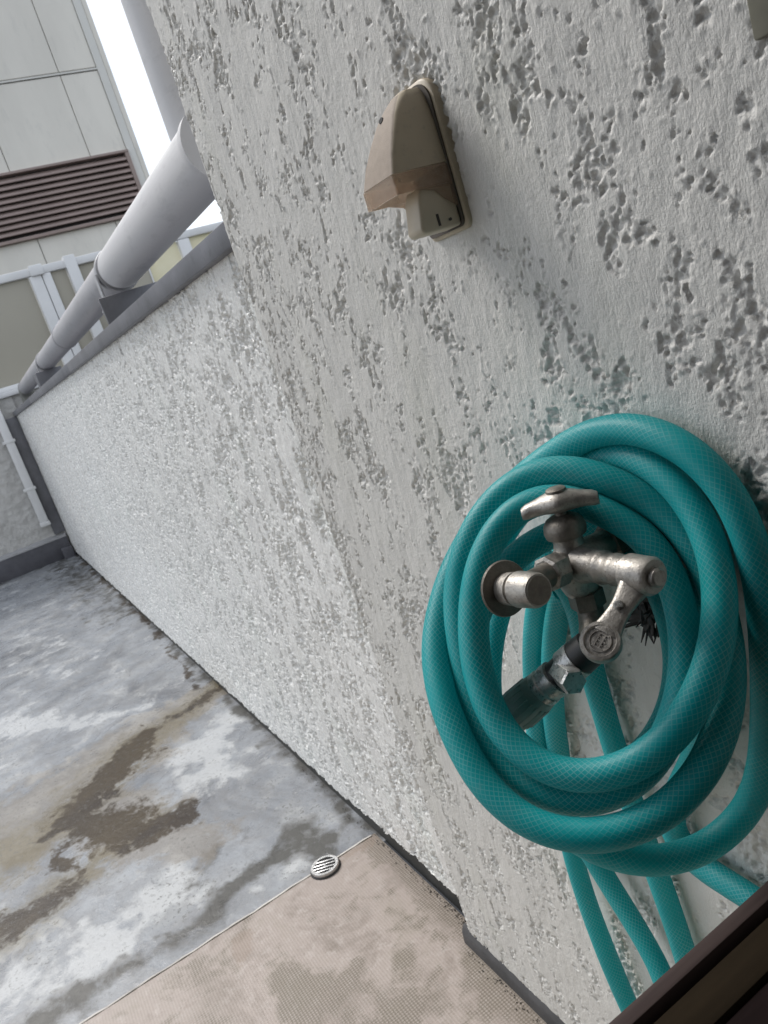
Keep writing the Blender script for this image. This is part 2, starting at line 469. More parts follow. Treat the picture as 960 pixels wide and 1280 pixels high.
def hose_mat():
    M = Mat("braided_teal_hose", (0.01, 0.24, 0.26), 0.30)
    uv = M.n.new("ShaderNodeUVMap"); uv.uv_map = "hose_uv"
    s = M.n.new("ShaderNodeSeparateXYZ"); M.l.new(uv.outputs["UV"], s.inputs[0])
    L = M.math('MULTIPLY', s.outputs[0], 1 / 0.0041); Vv = M.math('MULTIPLY', s.outputs[1], 17.0)
    def line(x):
        fr = M.math('FRACT', x)
        d = M.math('ABSOLUTE', M.math('SUBTRACT', fr, 0.5))
        return M.ramp(d, [(0.05, 1.0), (0.12, 0.0)])
    a = line(M.math('ADD', L, Vv)); b = line(M.math('SUBTRACT', L, Vv))
    net = M.math('MAXIMUM', a, b)
    n = M.noise(14, 4, 0.55); n2 = M.noise(90, 5, 0.6)
    base = M.ramp(n, [(0.3, (0.002, 0.37, 0.395)), (0.7, (0.008, 0.47, 0.49))])
    fade = M.math('MULTIPLY', M.ramp(M.noise(22, 3, 0.5), [(0.36, 0.25), (0.62, 1.0)]), 0.46)
    c = M.mix(M.math('MULTIPLY', net, fade), base, (0.36, 0.74, 0.72))
    dust = M.ramp(n2, [(0.55, 0.0), (0.75, 1.0)])
    c = M.mix(M.math('MULTIPLY', dust, 0.16), c, (0.30, 0.42, 0.40))
    M.color(c)
    M.roughness(M.ramp(n2, [(0.3, 0.34), (0.7, 0.55)]))
    M.b.inputs["Coat Weight"].default_value = 0.0
    M.b.inputs["Coat Roughness"].default_value = 0.25
    M.bump(net, 0.18, 0.0004)
    # a little light passes through the soft plastic
    tr = M.n.new("ShaderNodeBsdfTranslucent"); M.l.new(c, tr.inputs["Color"])
    mx = M.n.new("ShaderNodeMixShader"); mx.inputs[0].default_value = 0.38
    out = M.n["Material Output"]
    M.l.new(M.b.outputs[0], mx.inputs[1]); M.l.new(tr.outputs[0], mx.inputs[2]); M.l.new(mx.outputs[0], out.inputs["Surface"])
    return M.m
M_hose = hose_mat()

# ================================================================== THE SETTING
XC = -0.908          # left corner of the near wall
PY = 0.025           # face of the parapet, set back from the near wall
XF = -5.90           # far boundary wall
XV = -1.258          # edge of the vinyl sheet

link("ground", mesh_np("ground", [(-300, -300, -3.4), (300, -300, -3.4), (300, 300, -3.4), (-300, 300, -3.4)], [(0, 1, 2, 3)], False), M_ground).__setitem__('kind', 'structure')

def seg_mask(x, y, pts):
    """Soft union of blobs along a polyline of (x, y, radius): 1 on the line, 0 outside twice the radius."""
    out = np.zeros_like(x)
    for (x0, y0, r0), (x1, y1, r1) in zip(pts, pts[1:]):
        dx, dy = x1 - x0, y1 - y0
        t = np.clip(((x - x0) * dx + (y - y0) * dy) / (dx * dx + dy * dy + 1e-9), 0, 1)
        r = r0 + (r1 - r0) * t
        d = np.hypot(x - x0 - t * dx, y - y0 - t * dy)
        out = np.maximum(out, np.clip(1 - d / (2 * r), 0, 1))
    return out

# membrane floor: fine sheet where it is seen, stains stored as attributes
gx = np.linspace(XF - 0.02, XV + 0.03, 520); gy = np.linspace(-2.2, 0.06, 250)
GX, GY = np.meshgrid(gx, gy, indexing='ij')
fx = GX + 0.05 * perlin(GX / 0.17, GY / 0.17, 3) + 0.02 * perlin(GX / 0.05, GY / 0.05, 4)
fy = GY + 0.05 * perlin(GX / 0.17 + 9, GY / 0.17, 5) + 0.02 * perlin(GX / 0.05, GY / 0.05 + 9, 6)
V = np.stack([GX, GY, 0.0015 * perlin(GX / 0.3, GY / 0.3, 8)], -1).reshape(-1, 3)
me = mesh_np("floor", V, grid_faces(520, 250))
algae = np.maximum.reduce([
    0.62 * seg_mask(fx, fy, [(-2.30, 0.03, .035), (-2.26, -0.11, .05), (-2.22, -0.25, .055)]),
    seg_mask(fx, fy, [(-2.23, -0.22, .03), (-2.12, -0.30, .075), (-2.05, -0.38, .07), (-1.99, -0.44, .07)]),
    seg_mask(fx, fy, [(-1.93, -0.42, .055), (-1.80, -0.39, .085), (-1.72, -0.33, .065), (-1.68, -0.23, .035)]),
    0.75 * seg_mask(fx, fy, [(-1.90, -0.47, .03), (-1.80, -0.52, .03), (-1.70, -0.46, .025)]),
    seg_mask(fx, fy, [(-1.66, -0.52, .05), (-1.66, -0.64, .06), (-1.66, -0.85, .07), (-1.9, -1.3, .08)]),
    0.62 * seg_mask(fx, fy, [(-2.35, -0.02, .02), (-3.4, 0.02, .02), (-5.9, 0.02, .03)])])
halo = np.maximum(
    seg_mask(fx, fy, [(-2.30, 0.02, .07), (-2.22, -0.25, .15), (-2.05, -0.55, .20), (-2.2, -1.0, .25)]),
    seg_mask(fx, fy, [(-1.95, -0.40, .12), (-1.72, -0.35, .10), (-1.55, -0.22, .06)]))
olive = np.maximum(seg_mask(fx, fy, [(-2.32, 0.03, .06), (-2.26, -0.11, .085), (-2.20, -0.24, .11), (-2.05, -0.38, .11), (-1.95, -0.55, .12), (-2.0, -0.8, .15)]), seg_mask(fx, fy, [(-1.75, -0.30, .05), (-1.68, -0.48, .08), (-1.64, -0.64, .10), (-1.66, -0.85, .10)]))
chalk = np.maximum.reduce([
    0.85 * seg_mask(fx, fy, [(-2.08, -0.02, .06), (-1.95, -0.13, .07), (-1.75, -0.12, .06)]),
    0.80 * seg_mask(fx, fy, [(-1.55, -0.28, .06), (-1.42, -0.42, .07), (-1.45, -0.62, .07), (-1.38, -0.9, .08)]),
    0.75 * seg_mask(fx, fy, [(-2.42, -0.18, .03), (-2.55, -0.38, .05), (-2.9, -0.6, .10), (-3.3, -0.9, .15)]),
    0.70 * seg_mask(fx, fy, [(-1.97, -0.56, .06), (-1.9, -0.70, .06)]),
    0.70 * seg_mask(fx, fy, [(-1.30, -0.14, .02), (-1.29, -0.19, .02)]),
    0.30 + 0.35 * perlin(GX / 0.5, GY / 0.35, 21)])
grime = np.maximum.reduce([
    0.85 * seg_mask(fx, fy, [(-1.33, -0.08, .03), (-1.38, -0.10, .04), (-1.36, -0.22, .035), (-1.30, -0.32, .035), (-1.31, -0.42, .04), (-1.30, -0.7, .04)]),
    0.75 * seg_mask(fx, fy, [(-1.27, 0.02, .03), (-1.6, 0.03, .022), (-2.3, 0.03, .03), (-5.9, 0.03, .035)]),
    0.55 * seg_mask(fx, fy, [(-1.52, -0.21, .05), (-1.48, -0.26, .04)]),
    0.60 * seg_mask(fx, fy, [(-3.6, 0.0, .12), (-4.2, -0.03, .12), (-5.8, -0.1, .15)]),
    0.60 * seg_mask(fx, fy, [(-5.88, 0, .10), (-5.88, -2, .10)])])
brk = fbm(GX / 0.16, GY / 0.13, 61, 4, 0.65); brk2 = fbm(GX / 0.07, GY / 0.05, 71, 4, 0.65)
algae = algae + (0.22 * brk + 0.16 * brk2) * (algae > 0.05) ; grime = grime + 0.55 * brk2 * (grime > 0.05) + 0.18 * brk; chalk = chalk + 0.40 * brk + 0.15 * brk2; halo = halo + 0.2 * brk
for nm, a in (("algae", algae), ("halo", halo), ("olive", olive), ("chalk", chalk), ("grime", grime)):
    at = me.attributes.new(nm, 'FLOAT', 'POINT'); at.data.foreach_set("value", a.ravel().astype(np.float32))
fl = link("floor", me, M_membrane); tag(fl, kind='structure')

# vinyl walkway sheet
gx = np.linspace(XV, -0.20, 300); gy = np.linspace(-2.2, 0.022, 380)
GX, GY = np.meshgrid(gx, gy, indexing='ij')
Z = 0.004 + 0.0008 * perlin(GX / 0.12, GY / 0.12, 31)
V = np.stack([GX, GY, Z], -1).reshape(-1, 3)
Ft = grid_faces(300, 380)
edge = np.stack([gx[0] + 0 * gy, gy, 0 * gy - 0.004], -1)         # the sheet's cut edge turns down
nV = len(V); V = np.vstack([V, edge])
j = np.arange(379)
Fe = np.stack([nV + j, j, j + 1, nV + j + 1], 1)
me = mesh_np("vinyl_flooring", V, np.vstack([Ft, Fe]))
fx = GX + 0.03 * perlin(GX / 0.10, GY / 0.10, 33); fy = GY + 0.03 * perlin(GX / 0.1 + 4, GY / 0.1, 34)
dirt = np.maximum.reduce([
    0.95 * seg_mask(fx, fy, [(-1.06, -0.235, .03), (-1.03, -0.22, .045)]),
    0.85 * seg_mask(fx, fy, [(-1.02, -0.15, .02), (-0.98, -0.20, .035), (-0.95, -0.30, .05)]),
    0.8 * seg_mask(fx, fy, [(-0.87, -0.015, .03), (-0.8, -0.03, .05), (-0.6, -0.03, .06)]),
    0.60 * seg_mask(fx, fy, [(-1.20, -0.36, .05), (-1.14, -0.33, .05), (-1.05, -0.40, .08)]),
    0.24 + 0.50 * fbm(GX / 0.12, GY / 0.12, 36, 4, 0.6) + 0.20 * sstep(-1.12, -0.9, GX),
    0.75 * sstep(-0.05, 0.015, GY)]) + 0.15 * fbm(GX / 0.05, GY / 0.05, 38, 3, 0.6)
brown = np.maximum(seg_mask(fx, fy, [(-1.205, -0.255, .02), (-1.19, -0.26, .022)]), 0.6 * seg_mask(fx, fy, [(-1.245, -0.05, .03), (-1.24, -0.01, .03)]))
for nm, a in (("dirt", dirt), ("brown", brown)):
    at = me.attributes.new(nm, 'FLOAT', 'POINT')
    at.data.foreach_set("value", np.r_[a.ravel(), np.full(len(edge), 0.3)].astype(np.float32))
vf = link("vinyl_flooring", me, M_vinyl); tag(vf, kind='structure')
eb = []
for i, y in enumerate(np.linspace(-2.2, 0.015, 120)):
    w = 0.0035 + 0.0015 * math.sin(i * 1.7) * math.sin(i * 0.31); h = 0.0042 + 0.0006 * math.sin(i * 2.3)
    x = XV - 0.001 + 0.0008 * math.sin(i * 0.9)
    eb.append([(x - w, y, 0.0), (x - w * 0.4, y, h), (x + 0.004, y, h + 0.0012), (x + 0.004, y, 0.0)])
sb = MB().loft(eb).build("sealant_edge", mat_plain("pale_sealant", (0.46, 0.44, 0.41), 0.6, 0, 0.35, 14, dark=(0.14, 0.13, 0.115)), None); tag(sb, kind='structure')

# ------------------------------------------------------------------ near wall
def near_wall():
    root = empty("house_wall", (-0.55, 0.0, 0.0), "tall pale grey stucco wall with pitted texture carrying the tap and the cable cover", "wall")
    RC = 0.012                                   # rounded corner radius
    flat_len = 0.90
    s = np.concatenate([np.linspace(-0.10, -0.021, 16)[:-1], np.arange(-0.021, 0.705, 0.00125)])
    z = np.arange(0.030, 1.42, 0.00125)
    q = math.pi / 2 * RC
    bx = np.empty_like(s); by = np.empty_like(s); nx = np.empty_like(s); ny = np.empty_like(s)
    for i, t in enumerate(s):
        if t >= 0:
            bx[i], by[i], nx[i], ny[i] = XC + RC + t, 0.0, 0.0, -1.0
        elif t > -q:
            a = -t / RC
            bx[i] = XC + RC - RC * math.sin(a); by[i] = RC - RC * math.cos(a); nx[i] = -math.sin(a); ny[i] = -math.cos(a)
        else:
            bx[i], by[i], nx[i], ny[i] = XC, RC + (-t - q), -1.0, 0.0
    S, Zg = np.meshgrid(s, z, indexing='ij')
    cover = 0.25 * np.exp(-((S + 0.0) / 0.05) ** 2) - 0.02
    h = stucco(S, Zg, 100, cover, 0.0029)
    VX = bx[:, None] + nx[:, None] * h; VY = by[:, None] + ny[:, None] * h
    VZ = Zg + 0.004 * perlin(S / 0.02, S * 0 + 0.5, 140) * np.exp(-(Zg - 0.03) / 0.006)
    me = mesh_np("stucco_face", np.stack([VX, VY, VZ], -1).reshape(-1, 3), grid_faces(len(s), len(z)))
    link("stucco_face", me, M_wall, root)
    b = MB(); b.box((XC + 0.006, 0.007, 0.0), (0.3, 0.28, 3.2)); b.box((XC + 0.006, -0.001, 1.415), (-0.2, 0.007, 3.2))
    b.build("wall_core", M_wall, root, smooth=False)
    k = MB(); k.prism([(-0.20, 0.006, 0.0), (-0.20, -0.006, 0.0), (-0.20, -0.004, 0.022), (-0.20, 0.0, 0.030), (-0.20, 0.006, 0.033)], (XC + 0.188, 0, 0), 0.002)
    k.build("skirting", M_skirt, root)
    return root
near_wall()

# ------------------------------------------------------------------ parapet
def parapet():
    root = empty("parapet_wall", (-3.4, PY, 0.0), "low white roughcast parapet running from the tall wall to the far corner under a grey coping", "parapet")
    t = np.linspace(0, 1, 1050)
    L = -XC - 0.04; Lf = -XF
    x = -L * (Lf / L) ** t                                       # finer where nearer
    z = np.concatenate([np.arange(0.024, 1.016, 0.0019)])
    X, Zg = np.meshgrid(x, z, indexing='ij')
    h = 1.55 * stucco(-X, Zg, 300, 0.22, 0.0036, 0.85)
    far = np.clip((-X - 1.5) / 4.0, 0, 1)
    gr = perlin(X / 0.0048, Zg / 0.0056, 360)
    h = h + 0.0026 * np.maximum(gr - 0.22, 0) * sstep(-0.15, 0.35, perlin(X / 0.05, Zg / 0.07, 361)) * 2.0
    h = h * (1 - 0.1 * far)
    ZZ = Zg + (0.012 * sstep(-1.5, -1.15, X) + 0.006 * perlin(X / 0.03, X * 0 + .5, 340) + 0.006 * perlin(X / 0.011, X * 0 + .5, 341)) * np.exp(-(Zg - 0.024) / 0.014)
    me = mesh_np("stucco_face", np.stack([X, PY - h, ZZ], -1).reshape(-1, 3), grid_faces(len(x), len(z), True))
    link("stucco_face", me, M_parapet, root)
    b = MB(); b.box((XF, PY + 0.010, 0.03), (XC + 0.02, PY + 0.19, 1.016)); b.build("wall_core", M_parapet, root, smooth=False)
    k = MB(); k.box((XF, PY + 0.004, -0.005), (XC + 0.02, PY + 0.15, 0.046)); k.build("base_strip", M_under, root, smooth=False)
    c = MB()
    xs = [XC + 0.01, -2.6, -4.3, XF + 0.003]
    for a, bb in zip(xs, xs[1:]):
        c.box((bb + 0.001, PY - 0.014, 1.016), (a - 0.001, PY + 0.21, 1.046), 0.002)
    c.build("coping", M_cap, root)
    return root
parapet()

# ------------------------------------------------------------------ far boundary wall
def far_wall():
    root = empty("boundary_wall", (XF, -0.6, 0.0), "grey rough wall closing the far end of the balcony above a dark base band", "wall")
    yy = np.linspace(-2.2, PY + 0.02, 260); zz = np.linspace(0.15, 1.148, 130)
    Y, Zg = np.meshgrid(yy, zz, indexing='ij')
    h = 0.006 * fbm(Y / 0.04, Zg / 0.04, 500, 4, 0.6)
    me = mesh_np("stucco_face", np.stack([XF + h, Y, Zg], -1).reshape(-1, 3), grid_faces(260, 130))
    link("stucco_face", me, M_far, root)
    b = MB(); b.box((XF - 0.18, -2.2, -0.01), (XF - 0.012, 0.6, 1.149)); b.build("wall_core", M_far, root, smooth=False)
    k = MB(); k.prism([(XF - 0.01, -2.2, -0.002), (XF + 0.03, -2.2, -0.002), (XF + 0.03, -2.2, 0.140), (XF - 0.01, -2.2, 0.145)], (0, 2.2 + PY - 0.012, 0), 0.003)
    k.build("base_band", M_flash, root)
    g = MB(); g.prism([(XF - 0.01, -2.2, 0.146), (XF + 0.034, -2.2, 0.1405), (XF + 0.03, -2.2, 0.155), (XF - 0.01, -2.2, 0.175)], (0, 2.2 + PY - 0.012, 0), 0.002)
    g.build("band_ledge", mat_plain("ledge_grey", (0.36, 0.36, 0.37), 0.6), root)
    s = MB(); s.box((XF - 0.01, -0.052, 0.176), (XF + 0.018, PY - 0.001, 1.014), 0.002); s.build("corner_shade_strip", M_cap, root)  # dark strip put in for the shade at this corner
    c = MB(); c.box((XF - 0.21, -2.2, 1.150), (XF + 0.02, 0.6, 1.185), 0.006); c.build("coping", M_white, root)
    e = MB(); e.box((XF + 0.031, -0.055, -0.002), (XF + 0.10, PY - 0.01, 0.075), 0.004); e.build("corner_block", M_flash, root)
    return root
far_wall()

# white conduit pole on the far wall
def conduit():
    root = empty("white_pole", (XF + 0.05, -0.065, 0.28), "slim white square pole standing against the far wall beside the parapet corner", "pole")
    b = MB(); b.box((XF + 0.022, -0.11, 0.29), (XF + 0.075, -0.055, 1.24), 0.005); b.build("pole_shaft", M_white, root)
    f = MB(); f.box((XF + 0.012, -0.115, 0.26), (XF + 0.082, -0.050, 0.2895), 0.004); f.build("foot_cap", M_white, root)
    for zc in (0.52, 0.86):
        k = MB(); k.box((XF + 0.010, -0.125, zc), (XF + 0.0785, -0.045, zc + 0.02), 0.003); k.build("bracket", M_white, root)
conduit()

# ------------------------------------------------------------------ railing with panels coloured by the light behind them, beyond the far wall
def railing():
    X = XF - 0.12
    root = empty("panel_railing", (X, 0.7, 1.19), "white metal screen of posts and rails with translucent panels coloured taupe unlit and cream sky-lit above the far wall", "screen")
    b = MB(); b.box((X - 0.03, -2.0, 1.872), (X + 0.03, 3.4, 1.925), 0.006); b.build("top_rail", M_white, root)
    b = MB(); b.box((X - 0.03, -2.0, 1.190), (X + 0.03, 3.4, 1.222), 0.005); b.build("bottom_rail", M_white, root)
    for y0, y1, top, dx in ((0.455, 0.535, 1.868, 0.035), (0.540, 0.600, 1.870, 0.033), (0.712, 0.790, 1.945, 0.055), (-1.2, -1.12, 1.868, 0.035), (1.535, 1.625, 1.868, 0.035), (1.262, 1.275, 1.868, 0.01)):
        b = MB(); b.box((X - 0.028, y0, 1.224), (X + dx, y1, top), 0.006); b.build("post", M_white, root)
    c = MB(); c.box((X + 0.031, 0.47, 1.865), (X + 0.055, 0.56, 1.935), 0.006); c.build("rail_joint", M_white, root)
    for y0, y1, m in ((-2.0, -1.21, M_taupe_shaded), (-1.11, 0.45, M_taupe_shaded), (0.605, 0.708, M_taupe_shaded), (0.795, 1.26, M_taupe_shaded), (1.277, 1.53, M_cream_lit), (1.63, 3.4, M_cream_lit)):
        b = MB(); b.box((X - 0.012, y0, 1.224), (X + 0.002, y1, 1.870), 0.002); b.build("panel", m, root)
railing()

# ------------------------------------------------------------------ office building with louvres
def office():
    X = -14.0
    root = empty("office_building", (X, 0.0, -3.4), "tall beige panelled building with a wide brown louvre across its facade", "building")
    b = MB(); b.box((X - 6, -8, -3.4), (X - 0.05, 3.97, 11)); b.build("wall_core", M_joint, root, smooth=False)
    cols = [3.145, 1.86, 0.575, -0.71, -2.0, -3.3, -4.6, -5.9, -8.0]
    rows = [(-3.4, -1.4), (-1.38, 0.9), (0.92, 2.95), (2.962, 3.72), (4.72, 6.02), (6.065, 8.3), (8.33, 10.9)]
    g = 0.006
    for z0, z1 in rows:
        for y1, y0 in zip(cols, cols[1:]):
            p = MB(); p.box((X - 0.05, y0 + g, z0 + g), (X, y1 - g, z1 - g), 0.006, seg=1); p.build("panel", M_clad, root, smooth=False)
        p = MB(); p.box((X - 0.05, 3.145 + g, z0 + g), (X, 3.755 - g, z1 - g), 0.006, seg=1); p.build("panel", M_clad, root, smooth=False)
    t = MB(); t.box((X - 0.3, 3.757, -3.4), (X + 0.025, 3.885, 11), 0.01, seg=1); t.build("corner_trim", M_clad2, root, smooth=False)
    t = MB(); t.box((X - 0.3, 3.89, -3.4), (X + 0.012, 3.975, 11), 0.01, seg=1); t.build("corner_trim", M_clad, root, smooth=False)
    h = MB(); h.box((X - 0.02, -8, 6.03), (X + 0.012, 3.757, 6.055)); h.build("joint_strip", M_clad2, root, smooth=False)
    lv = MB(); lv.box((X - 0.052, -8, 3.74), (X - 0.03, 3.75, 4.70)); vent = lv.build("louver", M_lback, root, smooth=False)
    n = 9
    sl0 = None
    for k in range(n):
        zc = 3.85 + k * (4.70 - 3.84) / n
        if sl0 is None:
            s = MB(); s.prism([(X + 0.055, -8, zc - 0.030), (X + 0.075, -8, zc - 0.022), (X + 0.068, -8, zc + 0.012), (X - 0.02, -8, zc + 0.070), (X - 0.03, -8, zc + 0.055)], (0, 11.68, 0))
            sl0 = s.build("slat", M_louver, vent, smooth=False); z0 = zc
        else:
            o = sl0.copy(); COL.objects.link(o); o.parent = vent; o.location.z = sl0.location.z + zc - z0
    f = MB(); f.box((X - 0.03, -8, 4.705), (X + 0.085, 3.755, 4.745), 0.005, seg=1); f.build("louver_frame", M_louver, vent, smooth=False)
    f = MB(); f.box((X - 0.03, -8, 3.715), (X + 0.085, 3.755, 3.765), 0.005, seg=1); f.build("louver_frame", M_louver, vent, smooth=False)
    f = MB(); f.box((X - 0.03, 3.685, 3.768), (X + 0.08, 3.752, 4.703), 0.005, seg=1); f.build("louver_frame", M_louver, vent, smooth=False)
office()

# ------------------------------------------------------------------ drain pipe along the parapet
def drain_pipe():
    Y = 0.1345
    root = empty("drain_pipe", (-3.0, Y, 1.046), "thick grey plastic drain pipe laid along the top of the parapet", "pipe")
    zc = lambda x: 1.1955 - 0.006 * (-x - 1.25)
    def run(name, x0, x1, r, m, lip=0.0):
        a = Vector((x0, Y, zc(x0))); b = Vector((x1, Y, zc(x1)))
        L = (b - a).length
        prof = [(0, r - 0.006), (0, r + lip), (0.02, r + lip), (0.024, r), (L - 0.01, r), (L - 0.004, r - 0.001), (L, r - 0.006)]
        return MB().lathe(prof, a, b - a, 40).build(name, m, root, angle=50)
    run("socket", -1.165, -2.03, 0.0515, M_pipe, 0.0035)
    run("pipe_length", -2.02, -3.25, 0.0470, M_pipe_dirty)
    run("pipe_length", -3.255, -5.72, 0.0440, M_pipe_dirty)
    ring = MB()
    for x in (-3.25,):
        ring.lathe([(0, 0.046), (0, 0.0483), (0.012, 0.0483), (0.012, 0.046)], (x - 0.006, Y, zc(x)), (1, 0, 0), 40)
    ring.build("joint_ring", M_pipe_dirty, root)
    pts = [(-5.715, Y, zc(-5.72))] + [(-5.72 - 0.09 * math.sin(a), Y, zc(-5.72) - 0.09 * (1 - math.cos(a))) for a in np.linspace(0.1, math.pi / 2, 8)] + [(-5.81, Y, 1.05)]
    MB().tube(pts, 0.0455, 28).build("end_elbow", mat_plain("mossy_pvc", (0.24, 0.24, 0.22), 0.6, 0, 0.3, 20, dark=(0.1, 0.11, 0.07)), root)
    # elbow behind the corner up into the vertical stack
    MB().lathe([(0, 0.047), (0.004, 0.047)], (-1.189, Y, zc(-1.18)), (1, 0, 0), 36).build("end_plug", M_pipe, root, angle=50)
    for x in (-2.06, -4.12):
        c = MB()
        R1 = 0.0530 if x > -2.5 else 0.0470
        c.lathe([(0, 0.046), (0, R1), (0.006, R1 + 0.001), (0.022, R1 + 0.001), (0.026, R1), (0.026, 0.046)], (x - 0.013, Y, zc(x)), (1, 0, 0), 40)
        c.box((x - 0.013, Y - R1 - 0.005, 1.047), (x + 0.013, Y - R1 + 0.0, zc(x)), 0.001)
        c.box((x - 0.02, Y - R1 - 0.012, zc(x) - 0.10), (x + 0.02, Y - R1 + 0.004, zc(x) - 0.075), 0.002)
        c.lathe([(0, 0.005), (0.03, 0.005)], (x, Y - R1 - 0.014, zc(x) - 0.088), (1, 0, 0), 8)
        c.build("clamp", M_strap, root)
    s = MB(); s.prism([(-1.99, 0.055, 1.0475), (-1.99, 0.052, 1.128), (-1.99, 0.222, 1.132), (-1.99, 0.222, 1.0475)], (-0.012, 0, 0), 0.002)
    s.build("saddle_plate", M_cap, root)
    s = MB(); s.box((-4.15, 0.06, 1.0475), (-4.05, 0.18, zc(-4.1) - 0.044), 0.003); s.build("saddle_block", M_cap, root)
drain_pipe()

def stack():
    root = empty("vertical_pipe", (-1.255, 0.150, 1.225), "upright grey plastic pipe rising behind the edge of the tall stucco wall", "pipe")
    MB().lathe([(0, 0.049), (0.0, 0.0505), (2.0, 0.0505)], (-1.255, 0.150, 1.225), (0, 0, 1), 40).build("pipe_length", M_pipe, root, angle=50)
stack()

# ------------------------------------------------------------------ floor drain
def drain():
    c = Vector((-1.249, -0.087, 0.0))
    root = empty("floor_drain", c, "small round metal drain grate at the edge of the pinkish vinyl sheet", "drain grate")
    c = c - Vector((0, 0, 0.004))
    MB().lathe([(0, 0.030), (0.004, 0.030), (0.008, 0.0285), (0.010, 0.0275), (0.008, 0.0245)], c + Vector((0, 0, 0.001)), (0, 0, 1), 36, caps=False).build("collar", M_skirt, root)
    MB().lathe([(0.006, 0.0255), (0.013, 0.0265), (0.0155, 0.0255), (0.0155, 0.0205), (0.011, 0.0200)], c, (0, 0, 1), 36, caps=False).build("rim", M_steel, root)
    c = c + Vector((0, 0, 0.004))
    MB().lathe([(0, 0.022), (0.005, 0.022)], c + Vector((0, 0, 0.001)), (0, 0, 1), 24).build("drain_hole", M_black, root)
    c = c - Vector((0, 0, 0.004))
    for k in (-1.5, -0.5, 0.5, 1.5):
        u = k * 0.0082
        h = math.sqrt(max(0.0205 ** 2 - u * u, 0)) + 0.001
        a = R(62)
        b = MB(); b.box((-h, u - 0.0018, 0.0105), (h, u + 0.0018, 0.0150), 0.0006, Matrix.Translation(c) @ Matrix.Rotation(a, 4, 'Z'))
        b.build("bar", M_steel, root)
    b = MB(); b.box((-0.0018, -0.0041, 0.0100), (0.0018, 0.0041, 0.0140), 0.0006, Matrix.Translation(c) @ Matrix.Rotation(R(62), 4, 'Z'))
    b.build("cross_bar", M_steel, root)
drain()

# ------------------------------------------------------------------ grit swept against the foot of the walls
def grit():
    r = random.Random(3); V = []; F = []
    for k in range(700):
        if k < 480:
            x = -0.95 - 4.2 * r.random() ** 2.2; y = PY - 0.004 - abs(r.gauss(0, 0.006)); z = 0.001 if x < XV else 0.005
        else:
            x = -0.90 + 0.6 * r.random(); y = -0.008 - abs(r.gauss(0, 0.006)); z = 0.005
        q = r.uniform(0.0004, 0.0013); a = r.random() * 6.28; n = len(V)
        for j in range(4):
            V.append((x + q * r.uniform(.7, 1.5) * math.cos(a + j * 1.57), y + q * r.uniform(.7, 1.5) * math.sin(a + j * 1.57), z))
        V.append((x + r.uniform(-.4, .4) * q, y + r.uniform(-.4, .4) * q, z + q * r.uniform(.5, 1.1)))
        F += [(n + j, n + (j + 1) % 4, n + 4) for j in range(4)]
    o = link("gravel", mesh_np("gravel", V, F, False), mat_plain("dark_grit", (0.07, 0.06, 0.05), 0.85, 0, 0.5, 300)); tag(o, kind='stuff')
grit()

